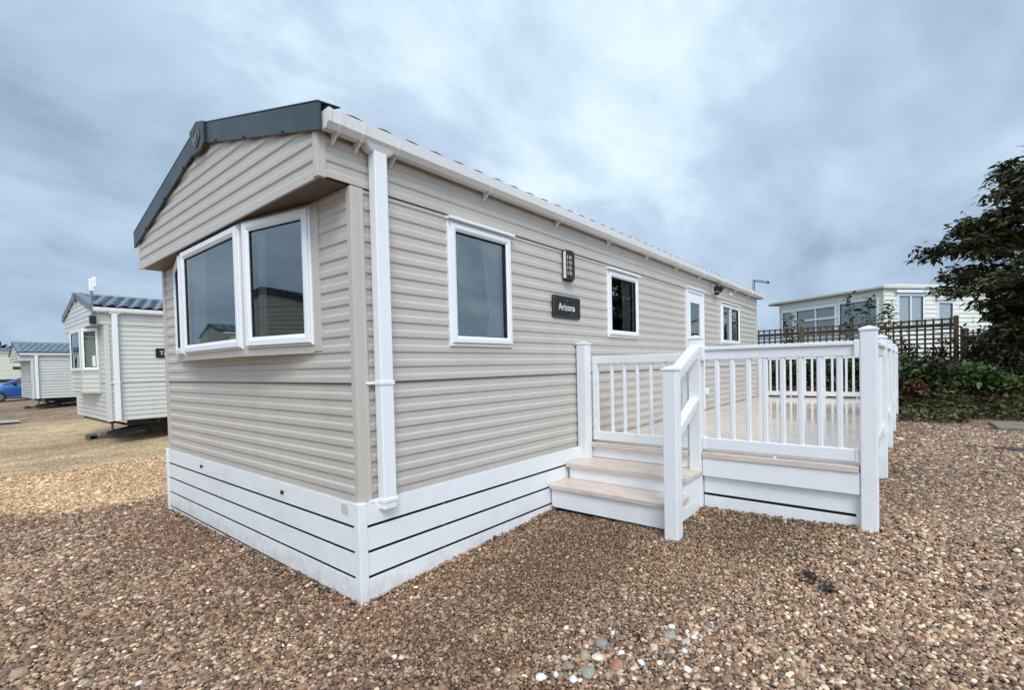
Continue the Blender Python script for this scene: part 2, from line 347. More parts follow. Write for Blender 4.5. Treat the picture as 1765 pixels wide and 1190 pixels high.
# loose gravel: real stones where they show singly
def pebble_mesh(i, angular):
    bm = bmesh.new(); bmesh.ops.create_icosphere(bm, subdivisions=2, radius=.5)
    r = random.Random(i*31+5)
    off = Vector((r.uniform(0, 99), r.uniform(0, 99), r.uniform(0, 99)))
    sx_, sy_, sz_ = r.uniform(.95, 1.25), r.uniform(.75, .95), r.uniform(.5, .72)
    cuts = [(Vector((r.uniform(-1, 1), r.uniform(-1, 1), r.uniform(-1, 1))).normalized(), r.uniform(.26, .38)) for _ in range(7 if angular else 0)]
    for v in bm.verts:
        v.co *= 1 + .28*noise.noise(v.co*1.7+off)
        for nn_, d in cuts:
            k = v.co.dot(nn_)
            if k > d: v.co -= nn_*(k-d)
        v.co.x *= sx_; v.co.y *= sy_; v.co.z *= sz_
    me = bpy.data.meshes.new('pebble'); bm.to_mesh(me); bm.free()
    me.polygons.foreach_set('use_smooth', [not angular]*len(me.polygons)); me.materials.append(MT['pebble'])
    return me
pebcol = bpy.data.collections.new('pebble_kinds')
for i in range(8):
    o = bpy.data.objects.new('pebble', pebble_mesh(i, i >= 5)); pebcol.objects.link(o)
def scatter():
    out = []
    for d0, d1, stp, size in ((.3, 3.2, .0120, .0168), (3.2, 5.6, .0150, .0195), (5.6, 10.5, .0205, .0245)):
        xs = np.arange(cx-1.5, cx+11, stp); ys = np.arange(cy-4, cy+11, stp)
        XX, YY = np.meshgrid(xs, ys); XX = XX.ravel(); YY = YY.ravel()
        D = np.hypot(XX-cx, YY-cy); A = np.degrees(np.arctan2(YY-cy, XX-cx))
        k = (D >= d0) & (D < d1) & (A > -28) & (A < 108); XX = XX[k]; YY = YY[k]
        XX = XX + rng.uniform(-.6, .6, len(XX))*stp; YY = YY + rng.uniform(-.6, .6, len(YY))*stp
        k = ~((XX > .06) & (XX < 9.3) & (YY > .06) & (YY < 3.62)) & ~((XX > 2.5) & (XX < 9.2) & (YY < 0.1) & (YY > -2.3)) & (XX < 10.6)
        XX = XX[k]; YY = YY[k]
        # compacted patches of dirt where few stones lie
        dirt = np.exp(-(((XX-1.15)/.75)**2+((YY+.75)/.38)**2)) + .8*np.exp(-(((XX-2.0)/.5)**2+((YY+1.75)/.35)**2))
        k = (rng.random(len(XX)) > .45*dirt) & (np.hypot(XX-cx, YY-cy) < 10.5-2.2*rng.random(len(XX))**2.0); XX = XX[k]; YY = YY[k]
        out.append((XX, YY, np.full(len(XX), size)))
    return [np.concatenate(q) for q in zip(*out)]
PX, PY, PS = scatter(); NP = len(PX)
def vnoise(x, y, s, seed):
    r = np.random.default_rng(seed); G = r.random((64, 64)); x = (x*s) % 63; y = (y*s) % 63
    i = x.astype(int); j = y.astype(int); fx = x-i; fy = y-j; fx = fx*fx*(3-2*fx); fy = fy*fy*(3-2*fy)
    return (G[i, j]*(1-fx)+G[i+1, j]*fx)*(1-fy) + (G[i, j+1]*(1-fx)+G[i+1, j+1]*fx)*fy
u = rng.random(NP)
dwall = np.where((PX < .1) & (PY < 4), np.clip(-PX, 0, 9), np.clip(-PY, 0, 9))
n1v = vnoise(PX+20, PY+20, .8, 1)*.6 + vnoise(PX+20, PY+20, 2.6, 2)*.4
red = np.clip((n1v-.5)*3, 0, 1)*.35 + np.clip(1-dwall/.9, 0, 1)*.75*(PX < 2.6)
red = np.clip(red, 0, 1)
dmask = np.clip(1.25*np.exp(-(((PX-1.2)/.95)**2+((PY+.75)/.55)**2)) + np.exp(-(((PX-2.1)/.8)**2+((PY+1.7)/.5)**2)) + .5*(n1v-.45), 0, 1)
PS = PS*(1-.30*dmask)
P_ = np.array(PAL)
cum0 = np.cumsum([.12, .20, .21, .13, .16, .11, .09, .014])
cum1 = np.cumsum([.30, .32, .18, .06, .03, .03, .08, .002])
i0 = np.searchsorted(cum0, u*cum0[-1]*.9999); i1 = np.searchsorted(cum1, u*cum1[-1]*.9999)
idx = np.where(rng.random(NP) < red, i1, i0)
colr = P_[idx]*rng.uniform(.45, 1.42, NP)[:, None]
TAN = np.array([(.30, .20, .12), (.50, .36, .225), (.56, .42, .275), (.63, .49, .345), (.72, .61, .46), (.37, .26, .16)])
tanz = (PY + (n1v-.5)*1.4 + rng.normal(0, .16, NP) > 4.45) & (PX < 6)
colr = colr*(1-.55*dmask[:, None]) + np.array([.20, .135, .088])*.55*dmask[:, None]*rng.uniform(.6, 1.35, NP)[:, None]
colr[tanz] = TAN[rng.integers(0, 6, tanz.sum())]*rng.uniform(.8, 1.2, tanz.sum())[:, None]
colr *= (1-.12*np.clip((PX-2.2)/2, 0, 1))[:, None]*np.array([1.0, .865, .735])*np.where(tanz[:, None], np.array([[1.0, .99, .93]]), 1.0)
colr *= (.82 + .36*vnoise(PX+20, PY+20, 1.5, 5))[:, None]
me = bpy.data.meshes.new('gravel')
PZ = np.array([gz(a, b_) for a, b_ in zip(PX, PY)]) + rng.uniform(.001, .010, NP)
nearw = np.minimum(np.where((PY > -.1) & (PY < 3.75), np.abs(PX+.045), 9), np.where((PX > -.1) & (PX < 1.85), np.abs(PY+.045), 9))
nearw = np.minimum(nearw, np.where((PY < -1.2) & (PX < 2.5), np.abs(PX-2.43), 9))
PZ = PZ + .026*np.exp(-nearw/.035)*rng.random(NP)
me.from_pydata(np.stack([PX, PY, PZ], 1).tolist(), [], [])
at = me.attributes.new('pcol', 'FLOAT_COLOR', 'POINT'); at.data.foreach_set('color', np.concatenate([colr, np.ones((NP, 1))], 1).ravel())
sz = PS*np.clip(rng.lognormal(0, .34, NP), .42, 2.3); sz = np.where(rng.random(NP) < .006, sz*1.7, sz)
at = me.attributes.new('psize', 'FLOAT', 'POINT'); at.data.foreach_set('value', sz)
rot = np.stack([rng.normal(0, .32, NP), rng.normal(0, .32, NP), rng.uniform(0, 6.283, NP)], 1)
at = me.attributes.new('prot', 'FLOAT_VECTOR', 'POINT'); at.data.foreach_set('vector', rot.ravel())
kind = np.where(rng.random(NP) < np.clip(.25+.5*red, 0, 1), rng.integers(5, 8, NP), rng.integers(0, 5, NP))
at = me.attributes.new('pkind', 'INT', 'POINT'); at.data.foreach_set('value', kind.astype(np.int32))
grav = bpy.data.objects.new('gravel', me); COL.objects.link(grav); tag(grav, 'loose red brown and grey gravel covering the ground', 'gravel', kind='stuff')
ng = bpy.data.node_groups.new('scatter_pebbles', 'GeometryNodeTree')
ng.interface.new_socket('Geometry', in_out='INPUT', socket_type='NodeSocketGeometry'); ng.interface.new_socket('Geometry', in_out='OUTPUT', socket_type='NodeSocketGeometry')
gi = ng.nodes.new('NodeGroupInput'); go = ng.nodes.new('NodeGroupOutput')
ci = ng.nodes.new('GeometryNodeCollectionInfo'); ci.inputs[0].default_value = pebcol; ci.inputs[1].default_value = True; ci.inputs[2].default_value = True
iop = ng.nodes.new('GeometryNodeInstanceOnPoints'); iop.inputs['Pick Instance'].default_value = True
def gattr(name, typ):
    q = ng.nodes.new('GeometryNodeInputNamedAttribute'); q.data_type = typ; q.inputs[0].default_value = name; return q.outputs[0]
ng.links.new(gi.outputs[0], iop.inputs['Points']); ng.links.new(ci.outputs[0], iop.inputs['Instance'])
ng.links.new(gattr('pkind', 'INT'), iop.inputs['Instance Index']); ng.links.new(gattr('psize', 'FLOAT'), iop.inputs['Scale'])
e2r = ng.nodes.new('FunctionNodeEulerToRotation'); ng.links.new(gattr('prot', 'FLOAT_VECTOR'), e2r.inputs[0]); ng.links.new(e2r.outputs[0], iop.inputs['Rotation'])
ng.links.new(iop.outputs[0], go.inputs[0])
md = grav.modifiers.new('scatter', 'NODES'); md.node_group = ng
me.materials.append(MT['pebble'])

# ------------------------------------------------------------------ caravan builder
PITCH = .095
PROF = [(0, .0035), (.045, .0085), (.07, .0100), (.24, .0106), (.42, .0100), (.455, .0085), (.53, .0015), (.56, .0004), (.76, .0002), (.93, .0), (.95, .0006), (1.0, .0035)]
def siding(mb, fr_, s0, s1, z0, z1, zref=0., d=0., pitch=PITCH):
    fr = fr_
    f0 = s0 if callable(s0) else (lambda z: s0); f1 = s1 if callable(s1) else (lambda z: s1)
    k = math.floor((z0-zref)/pitch); pts = []
    while zref+k*pitch < z1:
        zb = zref+k*pitch
        for t, dd in PROF: pts.append((zb+t*pitch, dd*.86*pitch/.095))
        k += 1
    out = []
    for (za, da), (zb, db) in zip(pts, pts[1:]):
        if zb < z0-1e-9 or za > z1+1e-9: continue
        if zb-za < 1e-9:
            if z0 <= za <= z1: out.append((za, da, zb, db))
            continue
        a = max(za, z0); b_ = min(zb, z1)
        if b_-a < 1e-7: continue
        out.append((a, da+(db-da)*(a-za)/(zb-za), b_, da+(db-da)*(b_-za)/(zb-za)))
    for za, da, zb, db in out:
        if f1(za) < f0(za): continue
        mb.add([fr(f0(za), d+da, za), fr(f1(za), d+da, za), fr(max(f0(zb), f0(zb)), d+db, zb), fr(f1(zb), d+db, zb)], [(0, 1, 3, 2)])
def wall_with_holes(mb, fr, s0, s1, z0, z1, holes, **kw):
    xs = sorted(set([s0, s1] + [h[i] for h in holes for i in (0, 1)]))
    for a, b_ in zip(xs, xs[1:]):
        hs = sorted([(max(h[2], z0), min(h[3], z1)) for h in holes if h[0] <= a+1e-6 and h[1] >= b_-1e-6 and h[3] > z0 and h[2] < z1])
        z = z0
        for q0, q1 in hs:
            if q0 > z: siding(mb, fr, a, b_, z, q0, **kw)
            z = q1
        if z < z1: siding(mb, fr, a, b_, z, z1, **kw)
def window(par, fr, s0, s1, z0, z1, outer=.033, sash=.049, proud=.028, drip=True, mull=(), curtain=None, cmat='curtain', gmat='glass', depth=1.0, mat='white', paned=False, name='window'):
    """white frame standing proud of the wall, sash, seal, pane, curtain, and a recess painted dark as the unlit room behind"""
    f = MB()
    def ring(a0, a1, b0, b1, w, d0, d1):
        # mitred frame with a sloping inner bead
        P = fr
        for (A, B) in (((a0, b0), (a1, b0)), ((a1, b0), (a1, b1)), ((a1, b1), (a0, b1)), ((a0, b1), (a0, b0))):
            cxm, czm = (a0+a1)/2, (b0+b1)/2
            def inn(p, w): return (p[0]+(w if p[0] < cxm else -w), p[1]+(w if p[1] < czm else -w))
            Ai, Bi = inn(A, w), inn(B, w); Am, Bm = inn(A, w*.62), inn(B, w*.62); Ae, Be = inn(A, .004), inn(B, .004)
            q = [P(A[0], d0, A[1]), P(B[0], d0, B[1]), P(A[0], d1-.004, A[1]), P(B[0], d1-.004, B[1]), P(Ae[0], d1, Ae[1]), P(Be[0], d1, Be[1]),
                 P(Am[0], d1, Am[1]), P(Bm[0], d1, Bm[1]), P(Ai[0], d1-.012, Ai[1]), P(Bi[0], d1-.012, Bi[1]), P(Ai[0], d0, Ai[1]), P(Bi[0], d0, Bi[1])]
            f.add(q, [(0, 1, 3, 2), (2, 3, 5, 4), (4, 5, 7, 6), (6, 7, 9, 8), (8, 9, 11, 10)])
    ring(s0, s1, z0, z1, outer, -.03, proud-.008)
    i0, i1, j0, j1 = s0+outer*.55, s1-outer*.45, z0+outer*.8, z1-outer*.7
    ring(i0, i1, j0, j1, sash, -.02, proud+.010)
    if drip: f.fbox(fr, s0-.012, s1+.02, 0, proud+.030, z1+.001, z1+.020)
    g0, g1, h0, h1 = i0+sash, i1-sash, j0+sash, j1-sash
    for q in mull: f.fbox(fr, g0+(g1-g0)*q-.028, g0+(g1-g0)*q+.028, -.02, proud+.006, h0-.002, h1+.002)
    fo = f.build(name, mat, par, recalc=True)
    sl_ = MB()
    for a in ((g0-.006, g0+.006, h0, h1), (g1-.006, g1+.006, h0, h1), (g0-.006, g1+.006, h0-.006, h0+.005), (g0-.006, g1+.006, h1-.006, h1+.006)):
        sl_.fbox(fr, a[0], a[1], -.005, proud-.006, a[2], a[3])
    sl_.build('seal', 'seal', fo)
    pq = [fr(g0, .006, h0), fr(g1, .006, h0), fr(g1, .006, h1), fr(g0, .006, h1)]
    if (pq[1]-pq[0]).cross(pq[3]-pq[0]).dot(fr(0, 1, 0)-fr(0, 0, 0)) < 0: pq.reverse()
    p = MB(); p.add(pq, [(0, 1, 2, 3)]); p.build('pane', gmat, fo, recalc=False)
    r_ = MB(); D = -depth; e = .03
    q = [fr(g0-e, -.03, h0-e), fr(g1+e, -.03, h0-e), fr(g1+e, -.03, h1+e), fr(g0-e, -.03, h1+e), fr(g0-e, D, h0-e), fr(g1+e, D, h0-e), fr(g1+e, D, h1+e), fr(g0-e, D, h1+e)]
    r_.add(q, [(4, 5, 6, 7), (0, 1, 5, 4), (1, 2, 6, 5), (2, 3, 7, 6), (3, 0, 4, 7)]); r_.build('room_shade_box', 'room', fo, recalc=False)
    if curtain:
        for c0, c1, sway in curtain:
            a0 = g0+(g1-g0)*c0; a1 = g0+(g1-g0)*c1; n = 28; c = MB(); vs = []
            for k, (z, narrow) in enumerate(((h1+.02, 1), (h0+(h1-h0)*.45, 1-.25*sway), (h0+(h1-h0)*.28, 1-.45*sway), (h0-.02, 1-.2*sway))):
                for i in range(n+1):
                    t = i/n; s_ = (a0+(a1-a0)*t*narrow) if c0 < .5 else (a1-(a1-a0)*(1-t)*narrow)
                    vs.append(fr(s_, -.052+.014*math.sin(t*(a1-a0)*110)+.006*math.sin(t*37+k), z))
            c.add(vs, [(k*(n+1)+i, k*(n+1)+i+1, (k+1)*(n+1)+i+1, (k+1)*(n+1)+i) for k in range(3) for i in range(n)], True)
            c.build('curtain', cmat, fo, recalc=False)
    return fo
def wave_roof(mb, x0, x1, ya, za, yb, zb, period=.2, amp=.022, course=.35, stag=.5, res=.02):
    """tile-effect sheet from ridge (ya,za) to eave (yb,zb)"""
    Ls = math.hypot(yb-ya, zb-za); nv = []; v = 0
    k = 0
    while v < Ls-1e-6:
        e = min(v+course, Ls); nv += [(v-.012 if k else v, k, .004), (v+.02, k, .008), (e, k, .034)]; v = e; k += 1
    nxx = int((x1-x0)/res); dy, dz = (yb-ya)/Ls, (zb-za)/Ls; ny_, nz_ = -dz, dy
    if nz_ < 0: ny_, nz_ = -ny_, -nz_
    vs = []
    for v, k, hh in nv:
        for i in range(nxx+1):
            x = x0+(x1-x0)*i/nxx
            w = abs(math.sin(math.pi*(x/period + stag*k)))
            h = hh + amp*(w**.8)
            vs.append((x, ya+dy*v+ny_*h, za+dz*v+nz_*h))
    n = nxx+1
    mb.add(vs, [(j*n+i, j*n+i+1, (j+1)*n+i+1, (j+1)*n+i) for j in range(len(nv)-1) for i in range(nxx)], False)
def text_obj(body, size, mat, parent, M, ext=.0015, name='lettering', sx_=1.0):
    cu = bpy.data.curves.new(name, 'FONT'); cu.body = body; cu.size = size; cu.extrude = ext; cu.align_x = 'CENTER'; cu.align_y = 'CENTER'
    t = bpy.data.objects.new('tmp', cu); COL.objects.link(t); dg = bpy.context.evaluated_depsgraph_get()
    me = bpy.data.meshes.new_from_object(t.evaluated_get(dg)); COL.objects.unlink(t); bpy.data.objects.remove(t)
    me.transform(Matrix.Diagonal((sx_, 1, 1, 1))); me.transform(M); me.materials.clear(); me.materials.append(MT[mat])
    o = bpy.data.objects.new(name, me); COL.objects.link(o); o.parent = parent; return o

def make_caravan(root, W=3.66, L=9.25, ZB=.50, ZT=2.44, ZE=2.80, ZP=3.26, RY=None, O=.19, wall='siding', trim='trim', roof='roof', barge='barge',
                 wins=(), door=None, bay_z=None, res=.02, skirt=True, pipe=True, bay=True, badge=True, gut='gutter', btop=.0, pitchs=PITCH, soff='soffit', bay_cur=None, amp=.022, bargeh=.15):
    FS = frame((0, 0, 0), (1, 0, 0), (0, -1, 0)); FF = frame((0, 0, 0), (0, 1, 0), (-1, 0, 0))
    FR = frame((L, 0, 0), (0, 1, 0), (1, 0, 0)); FB = frame((0, W, 0), (1, 0, 0), (0, 1, 0))
    kw = dict(pitch=pitchs)
    holes = [(w['s0']+.01, w['s1']-.01, w['z0']+.01, w['z1']-.01) for w in wins]
    if door: holes.append((door[0]+.01, door[1]-.01, ZB-.01, door[2]-.01))
    # side wall: lower sheet, upper sheet, eave sheet, with a thin joint trim between them
    ZM = 1.27
    sw = MB()
    wall_with_holes(sw, FS, .065, L-.05, ZB, ZM, holes, zref=ZB, **kw)
    wall_with_holes(sw, FS, .065, L-.05, ZM, ZT, holes, zref=ZM, **kw)
    wall_with_holes(sw, FS, -O+.03, L-.05, ZT+.004, ZE-.02, holes, zref=ZT, d=.006, **kw)
    sw.build('side_wall', wall, root, recalc=False)
    jt = MB()
    segs = [(.065, L-.05)]
    for h in holes:
        if h[2] < ZM < h[3]: segs = [q for a, b_ in segs for q in ((a, min(b_, h[0])), (max(a, h[1]), b_)) if q[1] > q[0]]
    for a, b_ in segs: jt.fbox(FS, a, b_, -.01, .010, ZM-.004, ZM+.003)
    segs = [(.03, L-.05)]
    for h in holes:
        if h[2] < ZT < h[3]: segs = [q for a, b_ in segs for q in ((a, min(b_, h[0])), (max(a, h[1]), b_)) if q[1] > q[0]]
    for a, b_ in segs: jt.fbox(FS, a, b_, -.01, .012, ZT-.004, ZT+.005)
    jt.fbox(FF, .05, W-.05, -.01, .010, ZM-.004, ZM+.003)
    jt.build('joint_line', 'seal', root)
    # front wall, broken by the bay
    fw = MB(); bz0 = 1.48 if bay_z is None else bay_z
    wall_with_holes(fw, FF, .03, W-.03, ZB, ZM, [(.42, W-.42, bz0, 2.46)] if bz0 < ZM else [], zref=ZB, **kw)
    wall_with_holes(fw, FF, .03, W-.03, ZM, ZT, [(.42, W-.42, max(bz0, ZM), 2.46)] if bay else [], zref=ZM, **kw)
    fw.build('front_wall', wall, root, recalc=False)
    bw = MB(); siding(bw, FR, .03, W-.03, ZB, ZE, zref=ZB, **kw); bw.build('rear_wall', wall, root, recalc=False)
    bw = MB(); siding(bw, FB, .03, L-.03, ZB, ZT, zref=ZB, **kw); siding(bw, FB, -O+.03, L-.03, ZT, ZE, zref=ZT, **kw); bw.build('side_wall', wall, root, recalc=False)
    # gable
    ry_ = RY or W/2; sl_ = (ZP-ZE)/ry_; sr_ = (ZP-ZE)/(W-ry_)
    def g0(z): return max(.03, (z-(ZE-.05))/sl_)
    def g1(z): return W-max(.03, (z-(ZE-.05))/sr_)
    FG = frame((-O, 0, 0), (0, 1, 0), (-1, 0, 0))
    gb = MB(); siding(gb, FG, g0, g1, ZT+.002, ZP-.06, zref=ZT, **kw); gb.build('gable', wall, root, recalc=False)
    FG2 = frame((L, 0, 0), (0, 1, 0), (1, 0, 0))
    gb = MB(); siding(gb, FG2, g0, g1, ZE, ZP-.06, zref=ZT, **kw); gb.build('gable', wall, root, recalc=False)
    for bxs in (((FG, -.002, .034, -.012, .016, ZT-.004, ZE-.03), (FS, -O-.014, -O+.036, -.01, .017, ZT-.003, ZE-.03)),
                ((FG, W-.034, W+.002, -.012, .016, ZT-.004, ZE-.03),), ((FG, .034, W-.034, -.004, .012, ZT-.012, ZT+.012),),
                ((FF, -.018, .030, -.03, .018, ZB-.005, ZT-.004), (FS, -.010, .066, -.03, .020, ZB-.004, ZT-.003), (FF, .030, .038, -.02, .012, ZB-.003, ZT-.005), (FS, .036, .062, .0, .026, ZB-.002, ZT-.006)),
                ((FF, W-.05, W+.018, -.03, .018, ZB-.005, ZT-.004),), ((FS, L-.06, L+.018, -.03, .022, ZB-.005, ZE-.03),)):
        tr = MB()
        for q in bxs: tr.fbox(*q)
        tr.build('corner_trim', trim, root, bev=.003)
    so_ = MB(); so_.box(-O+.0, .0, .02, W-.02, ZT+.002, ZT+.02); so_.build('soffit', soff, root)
    # roof
    eo = .03
    ze = ZE-.018; ry = RY or W/2
    rf = MB()
    wave_roof(rf, -O+.02, L+.06, ry, ZP-.015, -eo-.02, ze-.015, res=res, amp=amp)
    wave_roof(rf, -O+.02, L+.06, ry, ZP-.015, W+eo+.02, ze-.015, res=max(res, .05), amp=amp)
    ro = rf.build('roof', roof, root, recalc=False)
    rc = MB(); rc.tube([(-O, ry, ZP+.0), (L+.06, ry, ZP+.0)], .035, 8); rc.build('ridge_cap', roof, ro)
    # bargeboards
    bb = MB()
    for (ya, yb, side) in ((-.075, ry+.0, 0), (W+.075, ry, 1)):
        za = ZE+.012; zb = ZP+.022
        for xx0, xx1 in ((L+.03, L+.048), (-O-.032, -O-.014)):
            bb = MB(); bb.hexa([(xx0, ya, za-bargeh), (xx1, ya, za-bargeh), (xx1, yb, zb-bargeh), (xx0, yb, zb-bargeh), (xx0, ya, za), (xx1, ya, za), (xx1, yb, zb), (xx0, yb, zb)])
            if xx0 > 0: bb.build('bargeboard', barge, root, bev=.002)
        # top flange folding over the roof
        bb.hexa([(-O-.034, ya, za+.002), (-O+.10, ya, za+.016), (-O+.10, yb, zb+.016), (-O-.034, yb, zb+.002), (-O-.034, ya, za+.010), (-O+.10, ya, za+.024), (-O+.10, yb, zb+.024), (-O-.034, yb, zb+.010)])
        bo = bb.build('bargeboard', barge, root, bev=.002)
        for t in (.2, .52, .8):
            sc = MB(); y_ = t*abs(yb-(0 if side == 0 else W)); z_ = ZE+.005+t*(ZP-ZE)*.98-bargeh+.03; y_ = y_ if side == 0 else W-y_
            sc.fbox(FG, y_-.008, y_+.008, .03, .042, z_-.01, z_+.01); sc.build('screw', 'black', bo)
    pl = MB()
    w_ = .15; xq0, xq1 = -O-.050, -O-.0325
    pk = ZP+.034
    poly = [(ry-w_, pk-w_*sl_), (ry, pk), (ry+w_, pk-w_*sl_), (ry+w_, pk-w_*sl_-bargeh-.01), (ry+w_*.62, pk-w_*sl_-bargeh-.045), (ry-w_*.62, pk-w_*sl_-bargeh-.045), (ry-w_, pk-w_*sl_-bargeh-.01)]
    pl.prism(poly, lambda a, b_, t: (t, a, b_), xq1, xq0)
    po = pl.build('apex_plate', barge, root, bev=.003)
    if badge:
        bd = MB(); c = Vector((xq0-.003, ry, pk-.125)); R_ = .065
        ring = []
        for i in range(33):
            t = 2*math.pi*i/32; ring.append(c+Vector((0, math.cos(t)*R_, math.sin(t)*R_)))
        bd.tube(ring, .0035, 6, cap=False); bd.build('badge_ring', 'steel', po)
        bd = MB(); bd.prism([(c.y+math.cos(2*math.pi*i/24)*R_*1.18, c.z+math.sin(2*math.pi*i/24)*R_*1.18) for i in range(24)], lambda a, b_, t: (t, a, b_), xq0+.001, xq0-.004); bd.build('badge_disc', 'black', po)
        bd = MB(); bd.prism([(c.y-.040, c.z+.030), (c.y-.02, c.z-.038), (c.y+.030, c.z-.020), (c.y+.042, c.z+.012), (c.y+.004, c.z+.002), (c.y+.01, c.z+.026)], lambda a, b_, t: (t, a, b_), xq0-.003, xq0-.008); bd.build('badge_emblem', 'steel', po)
    # gutter, open at the top
    for yy, sg in ((-.022, -1), (W+.022, 1)):
        gt = MB(); zt = ZE-.030
        prof = [(0, zt), (0, zt-.060), (.028, zt-.092), (.078, zt-.092), (.104, zt-.062), (.110, zt+.004), (.104, zt+.004), (.098, zt-.058), (.075, zt-.085), (.031, zt-.085), (.006, zt-.058), (.006, zt)]
        gt.prism(prof, lambda a, b_, t: (t, yy+sg*a, b_), -O+.02, L+.16)
        cap = [(0, zt), (0, zt-.060), (.028, zt-.094), (.078, zt-.094), (.106, zt-.062), (.113, zt+.006)]
        for xe in (-O-.005, L+.158): gt.prism(cap, lambda a, b_, t: (t, yy+sg*a, b_), xe, xe+.022)
        gg = gt.build('gutter', gut, root)
        if sg == -1:
            out = [(-.001, zt+.004), (-.001, zt-.10), (.026, zt-.099), (.082, zt-.099), (.110, zt-.064), (.117, zt+.008), (.111, zt+.008), (.104, zt+.002), (.0, zt+.002)]
            xs_ = [-O+.07, .0+.02, .26] + [q for q in np.arange(1.08, L+.1, .93)]
            for xb in xs_:
                k = MB(); k.prism(out[:6]+[(.10, zt-.05), (.07, zt-.08), (.03, zt-.08), (.004, zt-.055)], lambda a, b_, t: (t, yy-a, b_), xb-.010, xb+.010)
                k.prism([(0, zt-.085), (.066, zt-.098), (0, zt-.145)], lambda a, b_, t: (t, yy-a, b_), xb-.006, xb+.006)
                k.build('bracket', gut, gg)
    if pipe:
        xp0, xp1, yp0, yp1 = .098, .186, -.030, -.098
        k = MB(); k.box(xp0, xp1, yp1, yp0, ZB+.0, ZE-.14); ko = k.build('downpipe', 'white', root, bev=.006)
        k = MB(); k.hexa([(xp0-.02, yp1+.004, ZE-.155), (xp1+.02, yp1+.004, ZE-.155), (xp1+.02, yp0, ZE-.155), (xp0-.02, yp0, ZE-.155), (xp0-.09, -.118, ZE-.085), (xp1+.09, -.118, ZE-.085), (xp1+.09, -.012, ZE-.085), (xp0-.09, -.012, ZE-.085)])
        k.build('hopper', gut, ko, bev=.012)
        for zc in (1.27, ZB+.055) if skirt else (1.27,):
            k = MB(); k.box(xp0-.006, xp1+.006, yp1-.006, yp0, zc-.012, zc+.012); k.box(xp0-.055, xp1+.03, -.030, -.012, zc-.009, zc+.009); k.tube([(xp0-.045, -.03, zc), (xp0-.045, -.044, zc)], .009, 8)
            k.build('pipe_clip', 'white', ko, bev=.003)
    # front bay: two angled faces and a flat middle
    if bay:
        qb = 1.175 if W > 3.5 else .98; qx = -.158 if W > 3.5 else -.20
        A, B_, C_, D_ = (-.015, .462), (qx, qb), (qx, W-qb), (-.015, W-.462)
        zt_, zb_ = ZT-.003, bz0
        bx = MB()
        def facefr(a, b_):
            u = Vector((b_[0]-a[0], b_[1]-a[1], 0)); Ln = u.length; u.normalize(); n = Vector((-u.y, u.x, 0))
            return frame((a[0], a[1], 0), u, n), Ln
        wz0, wz1 = 1.522, 2.418
        faces = [facefr(A, B_), facefr(B_, C_), facefr(C_, D_)]
        for fi, (f, Ln) in enumerate(faces):
            if Ln < .3: continue
            e0, e1 = (.0, .035) if fi == 0 else ((.035, .035) if fi == 1 else (.035, .0))
            g_ = MB()
            # surround panel pieces round the window
            bx.fbox(f, 0, Ln, -.03, -.001, wz1-.0, zt_); bx.fbox(f, 0, Ln, -.03, -.001, zb_ if bay_z is None else wz0-.05, wz0)
            bx.fbox(f, -.0, e0+.01, -.03, -.0015, wz0, wz1); bx.fbox(f, Ln-e1-.01, Ln, -.03, -.0015, wz0, wz1)
            if bay_z is not None:
                q = MB(); siding(q, f, .02, Ln-.02, zb_, wz0-.05, zref=zb_, pitch=pitchs); q.build('bay_panel', wall, root, recalc=False)
            cur = bay_cur[fi] if bay_cur else None
            window(root, f, e0, Ln-e1, wz0, wz1, outer=.018, sash=.062, proud=.02, drip=False, curtain=cur, depth=.9)
        if bay_z is None:
            bx.prism([A, B_, C_, D_, (-.02, W-.4), (-.02, .4)][:4], lambda a, b_, t: (a, b_, t), zb_-.012, zb_)
            bx.fbox(FF, .38, .47, -.005, .016, zb_, zt_); bx.fbox(FF, W-.47, W-.38, -.005, .016, zb_, zt_)
        else:
            bx.prism([A, B_, C_, D_], lambda a, b_, t: (a, b_, t), zb_-.02, zb_)
            for p in (B_, C_, A, D_): bx.box(p[0]-.022, p[0]+.02, p[1]-.022, p[1]+.022, zb_-.01, zt_)
        bx.build('bay_surround', trim, root, bev=.002)
    for w in wins:
        window(root, FS, w['s0'], w['s1'], w['z0'], w['z1'], mull=w.get('mull', ()), curtain=w.get('cur'), proud=.030)
    if door:
        d0, d1, dz = door; f = MB()
        zb = ZB+.10
        f.fbox(FS, d0, d0+.045, -.03, .034, zb, dz); f.fbox(FS, d1-.045, d1, -.03, .034, zb, dz); f.fbox(FS, d0+.045, d1-.045, -.03, .034, dz-.05, dz)
        f.fbox(FS, d0-.012, d1+.012, .0, .06, dz+.001, dz+.022)
        do = f.build('door', 'white', root, bev=.003)
        lf = MB(); a0, a1 = d0+.049, d1-.049
        lf.fbox(FS, a0, a1, -.02, .022, zb+.002, 1.52); lf.fbox(FS, a0, a0+.11, -.02, .022, 1.52, dz-.054); lf.fbox(FS, a1-.11, a1, -.02, .022, 1.52, dz-.054); lf.fbox(FS, a0+.11, a1-.11, -.02, .022, dz-.20, dz-.054)
        lf.fbox(FS, a0+.12, a1-.12, .022, .030, zb+.15, 1.36)
        lf.build('door_leaf', 'white', do, bev=.004)
        p = MB(); p.add([FS(a0+.11, .004, 1.52), FS(a1-.11, .004, 1.52), FS(a1-.11, .004, dz-.2), FS(a0+.11, .004, dz-.2)], [(0, 1, 2, 3)]); p.build('pane', 'glass', do, recalc=False)
        rr = MB(); rr.fbox(FS, a0, a1, -.6, -.5, zb, dz); rr.fbox(FS, a0-.02, a0, -.6, -.03, zb, dz); rr.fbox(FS, a1, a1+.02, -.6, -.03, zb, dz); rr.build('room_shade_box', 'room', do)  # painted dark for the unlit room behind the door
